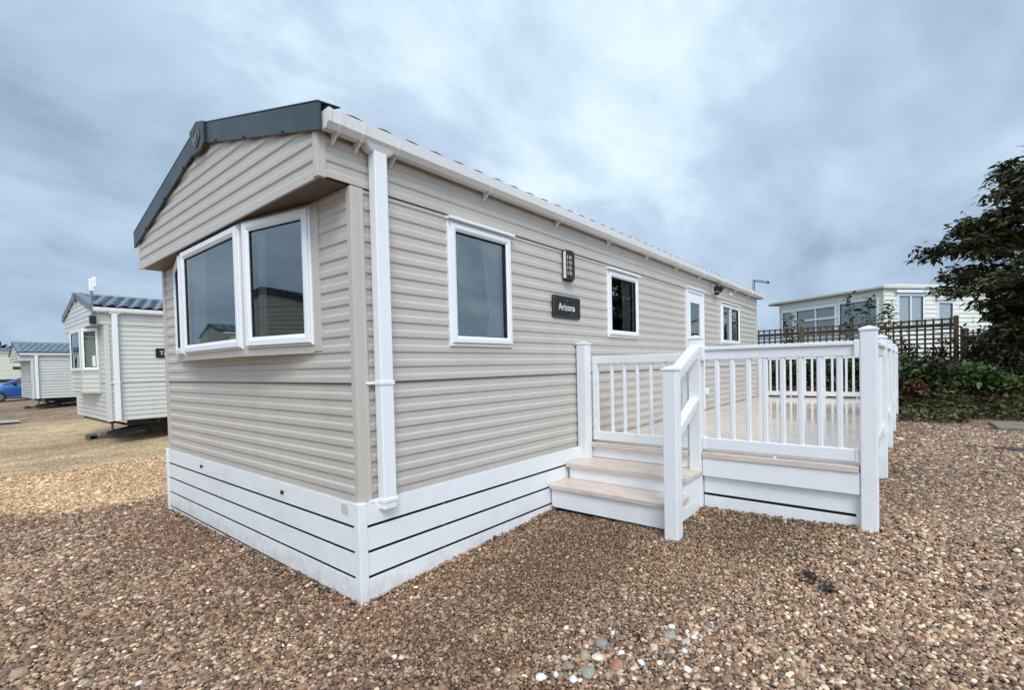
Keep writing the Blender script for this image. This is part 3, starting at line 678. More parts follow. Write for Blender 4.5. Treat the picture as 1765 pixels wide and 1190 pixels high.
        h = MB(); h.fbox(FS, a1-.075, a1-.045, .022, .03, 1.36, 1.50); h.bar(FS(a1-.06, .05, 1.44), FS(a1-.18, .055, 1.44), .016, .018); h.build('handle', 'white', do, bev=.003)
    # floor and ceiling close the shell
    fl = MB(); fl.box(.02, L-.02, .05, W-.05, ZB-.0, ZB+.04); fl.build('floor_panel', 'rust', root)
    if skirt:
        sk = MB(); zs = .555; ph = .1355; gp = .0175
        bk = MB()
        for i in range(5):
            z1 = zs-i*(ph+gp); z0 = z1-ph
            sk.fbox(FF, -.012, W+.02, .027, .034, z0, z1)
            sk.fbox(FS, .012, 2.52, .029, .036, z0, z1)
            sk.fbox(FB, .0, L, .014, .036, z0, z1); sk.fbox(FR, .0, W, .014, .036, z0, z1)
            sk.fbox(FS, 2.52, L, .014, .036, z0, z1)
        so2 = sk.build('skirting', 'whitegrain', root, bev=.0015)
        for q in ((-.040, .016, -.042, .016, -.20, zs+.002), (-.040, .016, W-.016, W+.040, -.2, zs+.002), (L-.016, L+.04, -.042, .016, -.1, zs+.002)):
            ps = MB(); ps.box(*q); ps.build('skirting_corner', 'whitegrain', root, bev=.004)
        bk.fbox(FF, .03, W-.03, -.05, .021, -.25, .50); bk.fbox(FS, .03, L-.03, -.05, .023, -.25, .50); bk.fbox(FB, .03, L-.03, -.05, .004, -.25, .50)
        bk.build('skirting_gap_shade', 'gap', root)  # black sheet added to paint the shade seen through the skirting gaps
        for fr_c, pos in ((FF, (.42, 1.02, 1.63, 2.22, 2.83, 3.4)), (FS, (.6, 1.3))):
            for y_ in pos:
                for i in range(3):
                    ck = MB(); ck.fbox(fr_c, y_, y_+.012, .0215, .031, zs-ph-gp-i*(ph+gp)+.001, zs-ph-i*(ph+gp)-.001); ck.build('skirting_clip', 'steel', so2)
        for y_, z_ in ((2.60, .488), (.95, .488)):
            kb = MB(); p = FF(y_, .034, z_); kb.tube([p, p+Vector((-.014, 0, 0))], [.013, .011], 10); kb.bar(p+Vector((-.014, 0, .017)), p+Vector((-.014, 0, -.012)), .008, .007, (1, 0, 0)); kb.build('turn_button', 'black', so2)
        st = MB(); st.prism([(.075, .478), (.150, .478), (.158, .488), (.156, .532), (.145, .540), (.08, .538)], lambda a, b_, t: FF(a, t, b_), .0345, .037); st.build('faded_sticker', 'creamtrim', so2)
    else:
        ch = MB(); ch.box(.4, L-.3, .55, .62, ZB-.16, ZB-.02); ch.box(.4, L-.3, W-.62, W-.55, ZB-.16, ZB-.02)
        for xx in np.arange(.8, L, 1.3): ch.box(xx, xx+.05, .1, W-.1, ZB-.10, ZB-.02)
        zg = 0
        ch.bar((2.0, .7, ZB-.1), (.25, W/2, zg+.12), .06, .09); ch.bar((2.0, W-.7, ZB-.1), (.25, W/2, zg+.12), .06, .09)
        ch.bar((.08, W-.25, ZB-.03), (1.2, W-.9, zg+.05), .04, .05); ch.bar((.08, W-.25, ZB-.04), (.10, .2, ZB-.04), .05, .06)
        for xx, yy in ((1.2, .3), (1.2, W-.3), (L-1.2, .3), (L-1.2, W-.3)):
            ch.bar((xx, yy, ZB-.05), (xx, yy, zg-.1), .04, .04, (1, 0, 0)); ch.bar((xx+.02, yy, ZB-.06), (xx+.55, yy, zg+.06), .02, .02)
        ch.build('chassis', 'rust', root)
        hb = MB(); hb.bar((-.05, W/2, zg+.06), (.9, W/2, zg+.07), .09, .07); hb.bar((-.12, W/2, zg+.08), (.06, W/2, zg+.10), .09, .11)
        hb.tube([(.35, W/2+.12, zg-.02), (.35, W/2+.12, zg+.40)], .022, 8); hb.build('hitch', 'steel', root)
        for xx in (L*.45, L*.45+.75):
            for yy in (.35, W-.35):
                wv = MB(); wv.tube([(xx, yy-.09, zg+.20), (xx, yy+.09, zg+.20)], .24, 20); wo_ = wv.build('wheel', 'rubber', root, bev=.02)
    return root

R_main = empty('static_caravan', (0, 0, 0), 'large mushroom beige static caravan with white skirting and dark green bargeboards in the foreground', 'caravan')
make_caravan(R_main, RY=1.745, wins=[dict(s0=.718, s1=1.379, z0=1.507, z1=2.408, cur=[(.62, 1.0, .8)]), dict(s0=2.95, s1=3.66, z0=1.652, z1=2.385, cur=[(.62, 1.0, .3)]),
                           dict(s0=6.84, s1=7.91, z0=1.66, z1=2.385, mull=(.47,), cur=[(.0, .35, .1), (.75, 1, .1)])], door=(5.226, 5.946, 2.452),
             bay_cur=[[(.86, 1.0, 0)], [(.72, 1.0, .2)], None])
# socket and bracket beside the door
sk = MB(); FSm = frame((0, 0, 0), (1, 0, 0), (0, -1, 0)); sk.fbox(FSm, 7.30, 7.42, .012, .05, 2.56, 2.60); sk.build('sensor', 'white', R_main, bev=.01)
sk = MB(); sk.fbox(FSm, 6.44, 6.60, .012, .045, 1.26, 1.30); sk.build('wall_hook', 'white', R_main, bev=.008)
sk = MB(); sk.fbox(FSm, 5.98, 6.06, .012, .055, .84, .94); sk.build('outside_socket', 'white', R_main, bev=.008)

# ------------------------------------------------------------------ wall lamp, sign, floodlight, aerial
lamp = empty('wall_lamp', (2.19, -.013, 2.30), 'black half round wall lantern with cream gridded glass above the name sign', 'wall lamp')
def arcpoly(r, a0, a1, n, xo=0, yo=0): return [(xo+r*math.cos(math.radians(a0+(a1-a0)*i/n)), yo+r*math.sin(math.radians(a0+(a1-a0)*i/n))) for i in range(n+1)]
k = MB(); k.box(-.074, -.064, -.042, .0, -.125, .125); k.build('side_plate', 'whitegrain', lamp)
k = MB(); k.box(-.075, .075, -.016, .0, -.145, .142); k.build('back_plate', 'black', lamp, bev=.003)
for z0, z1 in ((-.135, -.095), (.100, .138)):
    k = MB(); k.prism([(-.07, -.01), (.07, -.01)] + [(q[0]*1, -.035-abs(q[1])*.30) for q in arcpoly(.07, 0, 180, 10)], lambda a, b_, t: (a, b_, t), z0, z1); k.build('lamp_cap', 'black', lamp)
k = MB(); k.prism([(-.056, -.012), (.056, -.012)] + [(q[0], -.030-abs(q[1])*.30) for q in arcpoly(.056, 0, 180, 10)], lambda a, b_, t: (a, b_, t), -.10, .105); k.build('lamp_glass', 'amber', lamp)
k = MB()
for q in arcpoly(.063, 0, 180, 3): k.bar((q[0], -.033-abs(q[1])*.30, -.1), (q[0], -.033-abs(q[1])*.30, .105), .010, .010, (1, 0, 0))
k.bar((0, -.033-.063*.30, -.1), (0, -.033-.063*.30, .105), .006, .006, (1, 0, 0))
for z in (-.046, .004, .054):
    pp = [(q[0], -.033-abs(q[1])*.30, z) for q in arcpoly(.062, 0, 180, 10)]; k.tube(pp, .0035, 5)
k.box(-.070, -.050, -.046, -.01, -.12, .12); k.box(.050, .070, -.046, -.01, -.12, .12)
k.build('lamp_bars', 'black', lamp)

sign = empty('name_sign', (2.168, -.013, 1.905), 'black slate name sign reading Arizona on the beige side wall', 'sign')
def rrect(w, h, r, n=5):
    out = []
    for cx_, cz_, a0 in ((w/2-r, h/2-r, 0), (-w/2+r, h/2-r, 90), (-w/2+r, -h/2+r, 180), (w/2-r, -h/2+r, 270)):
        out += [(cx_+r*math.cos(math.radians(a0+90*i/n)), cz_+r*math.sin(math.radians(a0+90*i/n))) for i in range(n+1)]
    return out
k = MB(); k.prism(rrect(.455, .205, .022), lambda a, b_, t: (a, -t, b_), .0, .012); k.build('board', 'slate', sign, bev=.0015)
k = MB(); pp = [(a, -.0125, b_) for a, b_ in rrect(.435, .187, .018)]; k.tube(pp+[pp[0]], .0016, 4, cap=False); k.build('border_line', 'steel', sign)
RX = Matrix.Rotation(math.radians(90), 4, 'X')
text_obj('Arizona', .094, 'letter', sign, Matrix.Translation((-.006, -.0135, -.004)) @ RX, sx_=.90)
k = MB(); k.prism([(-.02, .056), (.02, .056), (.012, .068), (.004, .063), (-.004, .070), (-.012, .062)], lambda a, b_, t: (a, -t, b_), .0118, .0135); k.build('crest', 'steel', sign)
k = MB()
k.tube([(.06+.012*t+.006*math.sin(t*4), -.0128, -.066+.010*math.cos(t*4)+.004*t) for t in np.linspace(0, 2.2, 18)], .0013, 4); k.tube([(.088, -.0128, -.076), (.15, -.0128, -.074)], .0015, 4)
k.build('script_flourish', 'steel', sign)
k = MB(); k.tube([(-.198, -.012, .075), (-.198, -.017, .075)], .006, 8); k.build('sign_screw', 'steel', sign)

fl = empty('floodlight', (6.45, -.013, 2.57), 'small black security floodlight on a pale block under the gutter', 'security light')
k = MB(); k.box(-.12, .06, -.022, 0, -.09, .09); k.build('mounting_block', 'trim', fl, bev=.003)
k = MB(); k.box(-.03, .03, -.06, -.022, -.03, .03); k.hexa([(-.06, -.10, -.06), (.10, -.10, -.06), (.10, -.05, -.02), (-.06, -.05, -.02), (-.06, -.15, .02), (.10, -.15, .02), (.10, -.06, .06), (-.06, -.06, .06)]); k.build('lamp_head', 'black', fl, bev=.004)
k = MB(); k.box(.0, .05, -.09, -.022, -.10, -.055); k.build('motion_sensor', 'black', fl, bev=.008)

an = empty('aerial', (9.28, .03, 2.55), 'grey rooftop aerial on a short mast at the far end of the beige caravan', 'aerial')
k = MB(); k.tube([(0, 0, 0), (0, 0, .55)], .014, 8); k.build('mast', 'steel', an)
k = MB(); k.bar((-.12, 0, .52), (1.05, -.04, .62), .02, .02); 
k.build('boom', 'steel', an)
for t in np.linspace(.12, .9, 9):
    k = MB(); c = Vector((-.12+1.17*t, -.04*t, .52+.10*t)); k.tube([c+Vector((0, 0, -.035)), c+Vector((0, 0, .035))], .006, 5); k.build('aerial_element', 'steel', an)
k = MB(); k.tube([(1.03, -.04, .62), (1.09, -.04, .626)], .03, 8); k.build('end_cap', 'black', an)
k = MB(); k.tube([(-.09, 0, .50), (-.16, 0, .38), (-.11, 0, .27), (0, 0, .22)], .006, 5); k.build('cable', 'black', an)

# ------------------------------------------------------------------ deck with steps and gate
XD, XE, YD, ZD = 2.40, 9.33, -2.385, .590
deck = empty('decking', (XD, -1.2, gz(XD, -1.2)), 'raised cream composite deck with white railings, gate and steps beside the beige caravan', 'deck')
DL = Vector(deck.location)
class MD(MB):
    def build(s, name, mat, parent=None, **kw):
        s.v = [(a-DL.x, b_-DL.y, c-DL.z) for a, b_, c in s.v]; return MB.build(s, name, mat, parent, **kw)
k = MD(); yb_ = -.045; w_ = .145; x_ = XD+.14
while x_ < XE+.04:
    x1_ = min(x_+w_-.006, XE+.05); k.box(x_, x1_, YD+.02, yb_, ZD-.03, ZD); 
    x_ += w_
k.box(XD+.14, XE, YD+.05, yb_-.02, ZD-.045, ZD-.032)
k.build('deck_floor', 'deck', deck, bev=.002)
k = MD(); k.box(XD+.0, XD+.134, -2.325, -1.212, ZD-.042, ZD+.001); k.box(XD-.012+.0, XD+.134, -1.098, -.118+.0, ZD-.042, ZD+.001); k.build('nosing', 'tread', deck, bev=.004)
# fascia and cladding under the deck
k = MD(); k.box(XD+.012, XD+.034, -2.33, -1.215, .392, ZD-.043); k.box(XD+.05, XD+.057, -2.33, -1.215, .243, .400); k.box(XD+.05, XD+.057, -2.33, -1.215, .06, .222); k.box(XD+.046, XD+.074, -2.34, -2.305, .05, .394)
k.build('fascia', 'whitegrain', deck, bev=.003)
k = MD(); k.box(XD+.14, XE, YD+.012, YD+.034, .392, ZD-.031); k.box(XD+.14, XE, YD+.05, YD+.07, .243, .385); k.box(XD+.14, XE, YD+.05, YD+.07, .06, .222); k.box(XE-.03, XE, YD+.05, -.05, .15, ZD-.05)
k.build('fascia', 'whitegrain', deck, bev=.003)
k = MD(); k.box(XD+.061, XD+.11, -2.30, -1.20, .0, .50); k.box(XD+.09, XD+.11, -1.2, -.1, .0, .52); k.box(XD+.1, XE-.04, YD+.09, YD+.11, .0, .52); k.build('under_deck_shade', 'gap', deck)  # black slabs paint the shade under the deck
def post(x, y, z0, z1, w=.104, cap=True):
    h = w/2; k = MD(); k.box(x-h, x+h, y-h, y+h, z0, z1); o = k.build('post', 'postwhite', deck, bev=.008)
    k = MD(); c = h+.006
    k.box(x-c, x+c, y-c, y+c, z1, z1+.014)
    k.add([(x-c+.003, y-c+.003, z1+.014), (x+c-.003, y-c+.003, z1+.014), (x+c-.003, y+c-.003, z1+.014), (x-c+.003, y+c-.003, z1+.014), (x, y, z1+.034)], [(0, 1, 4), (1, 2, 4), (2, 3, 4), (3, 0, 4)])
    k.build('post_cap', 'white', o)
    return o
ZPT = 1.552
def gzz(x, y): return gz(x, y)-.08
h5 = .052
pxs = [XD+h5, 4.13, 5.86, 7.60, XE]
for i, x in enumerate(pxs): post(x, YD, gzz(x, YD), ZPT)
post(XD+h5, -1.157, gzz(XD, -1.1), ZPT); post(XD+h5-.09, -.072, .30, ZPT)
post(XE, -.075, gzz(XE, 0), ZPT); post(XE, -1.22, gzz(XE, -1.2), ZPT)
NX, NY_ = 1.735, -1.235
post(NX+.0, NY_, gzz(NX, NY_), 1.30)
def rail(a, b_, n, brk=True, w=.07):
    """a railing bay between two posts: cap rail, bottom rail, balusters"""
    a = Vector(a); b_ = Vector(b_); d = (b_-a).normalized(); p = Vector((-d.y, d.x, 0))
    k = MD(); k.bar((a.x, a.y, 1.466), (b_.x, b_.y, 1.466), .085, .030); k.bar((a.x, a.y, 1.412), (b_.x, b_.y, 1.412), .050, .078)
    for q, sgn in ((a, 1), (b_, -1)):
        if brk: k.bar(q+Vector((0, 0, 1.425)), q+d*sgn*.035+Vector((0, 0, 1.425)), .096, .122)
    k.build('top_rail', 'postwhite', deck, bev=.006)
    k = MD(); k.bar((a.x, a.y, .668), (b_.x, b_.y, .668), .050, .088)
    for q, sgn in ((a, 1), (b_, -1)): k.bar(q+Vector((0, 0, .668)), q+d*sgn*.03+Vector((0, 0, .668)), .062, .104)
    m_ = (a+b_)/2; k.box(m_.x-.014, m_.x+.014, m_.y-.014, m_.y+.014, ZD, .625)
    k.build('bottom_rail', 'postwhite', deck, bev=.005)
    for i in range(n):
        c = a+(b_-a)*((i+1)/(n+1)); k = MD()
        r_ = .020; ch = .008
        oct_ = [(r_, r_-ch), (r_-ch, r_), (-r_+ch, r_), (-r_, r_-ch), (-r_, -r_+ch), (-r_+ch, -r_), (r_-ch, -r_), (r_, -r_+ch)]
        k.prism([(c.x+u_, c.y+v_) for u_, v_ in oct_], lambda a_, c_, t: (a_, c_, t), .705, 1.378)
        k.build('baluster', 'postwhite', deck)
rail((XD+h5, -1.21, 0), (XD+h5, YD+h5, 0), 8)
for i in range(4): rail((pxs[i]+h5, YD, 0), (pxs[i+1]-h5, YD, 0), 12, brk=False)
rail((XE, YD+h5, 0), (XE, -1.272, 0), 8); rail((XE, -1.168, 0), (XE, -.127, 0), 7)
# gate
gx = XD+.045
k = MD(); k.box(gx-.022, gx+.022, -.185, -.132, .63, 1.40); k.box(gx-.022, gx+.022, -1.095, -1.045, .63, 1.40)
k.box(gx-.024, gx+.024, -1.095, -.132, 1.36, 1.435); k.box(gx-.024, gx+.024, -1.095, -.132, .615, .70)
gate = k.build('gate', 'postwhite', deck, bev=.005)
for i in range(6):
    y = -.338-.1345*i; k = MD(); k.prism([(gx+u_*.75, y+v_*.75) for u_, v_ in ((.02, .012), (.012, .02), (-.012, .02), (-.02, .012), (-.02, -.012), (-.012, -.02), (.012, -.02), (.02, -.012))], lambda a_, c_, t: (a_, c_, t), .70, 1.36)
    k.build('baluster', 'postwhite', gate)
k = MD(); k.box(gx+.02, gx+.05, -1.08, -1.03, 1.0, 1.08); k.bar((gx+.05, -1.09, 1.04), (gx+.05, -1.18, 1.04), .014, .03); k.box(gx+.02, gx+.045, -.16, -.10, 1.25, 1.29); k.build('latch', 'white', gate, bev=.003)
# steps
YL, YR = -.045, -1.215
def step(x0, x1, z, yr, yl=YL):
    k = MD(); k.box(x0, x1, yr, yl, z-.042, z); k.build('step', 'tread', deck, bev=.006)
step(1.795, 2.10, .292, YR); step(2.055, XD+.03, .441, YR)
k = MD(); k.box(1.822, 1.842, -1.19, -.075, .085, .249); k.box(2.085, 2.105, -1.19, -.075, .293, .398); k.box(XD+.03, XD+.05, -1.15, -.075, .442, ZD-.043)
k.box(1.822, 2.40, -1.192, -1.175, .10, .20); k.box(1.842, 2.40, -1.190, -1.176, .2, .2501); k.box(2.105, 2.40, -1.193, -1.175, .2505, .398); k.box(1.822, 2.40, -.075, -.055, .09, .249); k.box(2.105, 2.40, -.075, -.055, .293, .398)
k.build('riser', 'whitegrain', deck, bev=.003)
k = MD(); k.box(1.86, 2.38, -1.16, -.09, .0, .24); k.build('under_step_shade', 'gap', deck)  # black box paints the shade beneath the steps
# two sloping handrails from the newel to the tall post
k = MD(); k.bar((NX+.04, NY_+.02, 1.245), (XD+.01, -1.165, 1.475), .082, .055); k.bar((NX+.04, NY_+.02, 1.20), (XD+.01, -1.165, 1.43), .055, .06); k.build('handrail', 'postwhite', deck, bev=.006)
k = MD(); k.bar((NX+.04, NY_+.02, .80), (XD-.02, -1.165, 1.035), .072, .05); k.bar((NX+.04, NY_+.02, .755), (XD-.02, -1.165, .99), .05, .055)
k.box(XD-.05, XD+.0, -1.20, -1.125, 1.03, 1.062); k.build('handrail', 'postwhite', deck, bev=.006)

# ------------------------------------------------------------------ neighbouring caravans on the left
nb2 = empty('static_caravan', (.60, 10.12, -.075), 'pale grey static caravan on bare chassis, directly behind the beige one, with a white aerial', 'caravan')
make_caravan(nb2, wall='lightgrey', trim='lighttrim', roof='rooflight', barge='greybarge', W=3.15, ZP=3.20, O=.17, bay_z=1.08, skirt=False, badge=False, gut='white', soff='lighttrim', bargeh=.12, amp=.03,
             wins=[], bay_cur=[[(.0, 1.0, 0)], None, None])
k = MB(); FG_ = frame((-.015, .462, 0), (-.185, .518, 0), (-.518, -.185, 0)); k.fbox(FG_, .10, .20, .012, .016, 1.62, 1.84); ntc = k.build('window_notice', 'letter', nb2)
s2 = empty('name_sign', (1.617, 10.12-.013, 1.804), 'dark name sign with white Tr lettering on the pale grey caravan', 'sign')
k = MB(); k.prism(rrect(.455, .205, .022), lambda a, b_, t: (a, -t, b_), .0, .012); k.build('board', 'slate', s2)
text_obj('Tr', .12, 'letter', s2, Matrix.Translation((-.105, -.0135, -.004)) @ RX)
l2 = empty('wall_lamp', (1.630, 10.12-.013, 2.168), 'grey wall lantern above the Tr sign at the edge of the beige caravan', 'wall lamp')
k = MB(); k.box(-.07, .07, -.016, 0, -.14, .14); k.build('back_plate', 'greybarge', l2)
k = MB(); k.prism([(-.056, -.012), (.056, -.012)] + [(q[0], -.030-abs(q[1])*.30) for q in arcpoly(.056, 0, 180, 8)], lambda a, b_, t: (a, b_, t), -.12, .12); k.build('lamp_body', 'greybarge', l2)
a2 = empty('aerial', (.42, 10.03, 2.38), 'white box aerial on a thin pole at the pale grey caravan gutter', 'aerial')
k = MB(); k.tube([(0, 0, 0), (0, 0, .66)], .018, 8); k.build('mast', 'steel', a2)
k = MB(); k.box(-.035, .035, -.04, .04, .62, .86); k.box(.02, .075, -.04, .03, .70, .90); k.build('antenna_box', 'white', a2, bev=.012)
k = MB(); k.box(-.045, .045, -.03, .06, -.02, .14); k.build('pole_clamp', 'black', a2)
nb3 = empty('static_caravan', (1.05, 26.6, -.07), 'stone grey static caravan with dark slate tiles behind the blue car side', 'caravan')
make_caravan(nb3, wall='palegrey3', trim='lighttrim', roof='rooflight', barge='greybarge', O=.34, ZT=2.10, ZE=2.45, ZP=2.95, bay=False, skirt=False, badge=False, gut='white', soff='lighttrim', res=.04, bargeh=.12, amp=.03, pitchs=.12)
# far cream caravan beyond the car
def at(px, py, t):
    d = Fw + R2*((px-882.5-59.32)/815.87) - U2*((py-595-54.84)/815.87); return Vector((cx, cy, cz)) + d*t
p4 = at(38, 655, 40)
nb4 = empty('static_caravan', (p4.x-9.0, p4.y, .70), 'cream static caravan with grey roof, far off beyond the blue car', 'caravan')
make_caravan(nb4, wall='cream', trim='creamtrim', roof='rooflight', barge='greybarge', skirt=False, badge=False, gut='white', soff='creamtrim', res=.06, L=12, ZP=3.15, pitchs=.12,
             wins=[dict(s0=8.55, s1=8.85, z0=1.95, z1=2.25), dict(s0=3, s1=4, z0=1.4, z1=2.2)])
k = MB(); k.box(8.50, 8.95, -.06, -.02, 1.35, 1.55); k.build('vent_panel', 'black', nb4)
vf = empty('veranda_fence', (p4.x-9.0, p4.y-1.6, 0), 'dark timber veranda fence in front of the far cream caravan', 'fence')
k = MB(); k.box(0, 12, -.04, .04, 1.0, 1.10); k.box(0, 12, -.04, .04, -.1, .35); k.build('fence_rail', 'board', vf)
for i in range(60): k = MB(); k.box(i*.2, i*.2+.07, -.03, .03, .35, 1.0); k.build('picket', 'board', vf)
k = MB(); k.box(0, 12, .3, .34, .0, .95); k.build('backing_panel', 'cream', vf)

# blue hatchback facing left, nose cut by the frame
pc = at(-4, 696, 27.5)
car = empty('parked_car', (pc.x, pc.y, gz(pc.x, pc.y)), 'blue hatchback parked beside the stone grey caravan', 'car')
def section(x, half, zlo, zhi, belt, tum):
    # ring of points for a body slice (x forward = -X)
    pts = [(-half*.92, zlo), (-half, zlo+.12), (-half, belt-.08), (-half*.97, belt)]
    if zhi > belt+.05: pts += [(-half*tum, zhi-.05), (-half*tum*.86, zhi)]
    else: pts += [(-half*.9, zhi), (-half*.7, zhi+.01)]
    ring = pts + [(-y, z) for y, z in reversed(pts)]
    return [(x, y, z) for y, z in ring]
secs = [(-.80, .70, .35, .58, .55), (-.72, .80, .22, .72, .70), (-.30, .86, .20, .86, .82), (.35, .88, .18, .98, .90), (.75, .88, .18, 1.02, .93)]
prof = [(-.80, .72, .30, .62), (-.70, .80, .20, .76), (-.35, .86, .18, .88), (.30, .88, .18, .98), (.75, .88, .18, 1.02), (1.6, .88, .18, 1.04), (2.5, .88, .18, 1.05), (3.1, .86, .2, 1.04), (3.3, .82, .28, .95)]
k = MB(); vs = []; n = 12
for x, hf, zl, zh in prof: vs += section(x, hf, zl, zh, zh-.02, .9)
k.add(vs, [(i*n+j, i*n+(j+1) % n, (i+1)*n+(j+1) % n, (i+1)*n+j) for i in range(len(prof)-1) for j in range(n)] + [tuple(range(n)), tuple(range((len(prof)-1)*n, len(prof)*n))], True)
body = k.build('body', 'bluepaint', car)
cab = [(.25, .80, .97), (1.05, .72, 1.42), (1.6, .68, 1.50), (2.4, .68, 1.48), (3.0, .72, 1.30), (3.28, .78, .98)]
k = MB(); vs = []
for x, hf, z in cab: vs += [(x, -.83, .98), (x, -hf, z-.03), (x, -hf*.9, z), (x, hf*.9, z), (x, hf, z-.03), (x, .83, .98)]
k.add(vs, [(i*6+j, i*6+j+1, (i+1)*6+j+1, (i+1)*6+j) for i in range(5) for j in range(5)]); k.build('window_glass', 'carglass', car)
k = MB()
for y in (-1, 1):
    k.tube([(.22, .80*y, .99), (1.05, .725*y, 1.42), (1.6, .69*y, 1.50), (2.4, .69*y, 1.48), (3.0, .73*y, 1.30), (3.28, .80*y, 1.0)], .032, 6)
    for x in (1.55, 2.5): k.bar((x, .84*y, .98), (x+.05, .69*y, 1.49), .06, .03, (1, 0, 0))
k.box(1.05, 2.5, -.62, .62, 1.475, 1.515); k.build('roof_panel', 'bluepaint', car, bev=.01)
for y in (-.92, .92):
    k = MB(); k.box(.55, .72, y-.09, y+.09, .98, 1.12); k.build('wing_mirror', 'black', car, bev=.03)
    k = MB(); k.box(-.2, 2.9, y*.955-.012, y*.955+.012, .24, .30); k.build('sill_trim', 'steel', car)
for x in (0, 2.45):
    for y in (-.80, .80):
        k = MB(); k.tube([(x, y-.11, .30), (x, y+.11, .30)], .30, 20); w_ = k.build('wheel', 'rubber', car, bev=.02)
        k = MB(); k.tube([(x, y-.12, .30), (x, y+.12, .30)], .19, 16); k.build('rim', 'steel', w_)

# two more caravans beyond the left of the camera: the bay windows mirror them
nb5 = empty('static_caravan', (-15.3, 5.15, -.03), 'beige caravan with dark bargeboard, mirrored in the right-hand bay window pane', 'caravan')
make_caravan(nb5, wall='siding', trim='trim', roof='roof', barge='barge', skirt=False, badge=False, res=.1, bay_cur=None)
nb6 = empty('static_caravan', (-16.3, 21.9, .42), 'cream caravan with tiled roof, mirrored in the left-hand bay window pane', 'caravan')
make_caravan(nb6, wall='cream', trim='creamtrim', roof='rooflight', barge='greybarge', skirt=False, badge=False, gut='white', res=.08)
# pale concrete strip on the track, far left
ps = at(0, 712, 20)
k = MB(); k.box(-9, .15, 19.6, 20.6, -.062, -.035); tag(k.build('path', 'concrete'), kind='structure')

# far woodland beyond the far caravan
def leaf_cloud(mb, pts, size, rnd, aspect=1.0, droop=0.0, flat=.6):
    for p in pts:
        s_ = size*rnd.uniform(.6, 1.35); a = rnd.uniform(0, 6.283); el = rnd.gauss(0, flat)
        d = Vector((math.cos(a)*math.cos(el), math.sin(a)*math.cos(el), math.sin(el)-droop)).normalized()
        sd_ = d.cross(Vector((rnd.gauss(0, .5), rnd.gauss(0, .5), 1))).normalized()
        nn_ = sd_.cross(d)
        p = Vector(p); L_ = d*s_*aspect; w = sd_*s_*.5
        mb.add([p, p+L_*.35+w*.75+nn_*s_*.06, p+L_*.8+w*.45, p+L_*1.1-Vector((0, 0, s_*.1)), p+L_*.8-w*.45, p+L_*.35-w*.75+nn_*s_*.06], [(0, 1, 2, 3), (0, 3, 4, 5)])
rnd = random.Random(3)
k = MB(); pts = []
for _ in range(5200):
    x = rnd.uniform(-60, 45); h = 4.8+1.6*noise.noise(Vector((x*.12, 0, 0)))+1.0*noise.noise(Vector((x*.5, 4, 0)))
    pts.append((x, 115+rnd.uniform(-3, 3), rnd.uniform(0, 1)**.6*h*1.15))
leaf_cloud(k, pts, 1.1, rnd); k.box(-60, 45, 116, 119, -1, 3.2)
tag(k.build('woodland', 'leaf_hill', recalc=False), 'dark tree line on the skyline beyond the far cream caravan', 'woodland', kind='stuff')

# ------------------------------------------------------------------ park home on the right
PA = at(1522, 493, 18.0); PE = at(1345, 522, 22.3); PR = at(1765, 505, 19.4)
zr = PA.z; zb = .95
ph = empty('park_home', (PA.x, PA.y, zb), 'cream park home with wide curtained windows and low curved roof behind the trellis', 'park home')
class MH(MB):
    def build(s, name, mat, parent=None, **kw):
        s.v = [(a-PA.x, b_-PA.y, c-zb) for a, b_, c in s.v]; return MB.build(s, name, mat, parent, **kw)
Ph = lambda v: Vector((v.x, v.y, 0))
aF = Ph(PA); eF = Ph(PE); rF = aF + (Ph(PR)-aF)*1.9
uL = (eF-aF).normalized(); LL = (eF-aF).length; uR = (rF-aF).normalized(); LR = (rF-aF).length
nL = Vector((uL.y, -uL.x, 0)); nL = nL if nL.dot(Vector((cx, cy, 0))-aF) > 0 else -nL
nR = Vector((uR.y, -uR.x, 0)); nR = nR if nR.dot(Vector((cx, cy, 0))-aF) > 0 else -nR
def lf(fr_):   # frames in home-local coordinates
    return lambda s, d, z: fr_(s, d, z) - Vector((PA.x, PA.y, zb))
fL = frame(aF, uL, nL); fR = frame(aF, uR, nR)
zc = zr-.06
sR = lambda px: ((at(px, 560, 18.6)-PA).dot(uR))
holesR = [(.62, 1.92, zc-1.62, zc-.22), (2.50, 3.35, zc-1.75, zc-.48), (5.1, 5.95, zc-1.75, zc-.62)]
k = MH(); wall_with_holes(k, fR, 0, LR, zb-.6, zc, [(a+.01, b_-.01, c+.01, d-.01) for a, b_, c, d in holesR], zref=0, pitch=.17); k.build('side_wall', 'palecream', ph, recalc=False)
holesL = [(.16, LL*.385, zc-1.75, zc-.34), (LL*.40, LL*.825, zc-1.75, zc-.40), (LL*.845, LL*.985, zc-1.75, zc-.40)]
k = MH(); wall_with_holes(k, fL, 0, LL, zb-.6, zc, [(a+.01, b_-.01, c+.01, d-.01) for a, b_, c, d in holesL], zref=0, pitch=.17); k.build('front_wall', 'palecream', ph, recalc=False)
bk2 = aF + uR*LR - nR*4.2; bk1 = eF + uR*.0 - nL*0 + (-nR)*.5
k = MH()
for p, q in ((aF+uR*LR, bk2), (bk2, eF)): k.add([p+Vector((0, 0, zb-.6)), q+Vector((0, 0, zb-.6)), q+Vector((0, 0, zc)), p+Vector((0, 0, zc))], [(0, 1, 2, 3)])
k.build('rear_wall', 'cream', ph, recalc=False)
for i, h in enumerate(holesR): window(ph, lf(fR), *h, outer=.05, sash=.07, drip=True, mull=(.48,) if i == 0 else (), curtain=[(0, 1, 0)] if i < 2 else None, cmat='bluecurtain', gmat='clearglass')
for i, h in enumerate(holesL): window(ph, lf(fL), *h, outer=.04, sash=.07, drip=False, mull=(.48,) if i == 1 else (), curtain=[(0, 1, 0)], cmat='bluecurtain', gmat='clearglass')
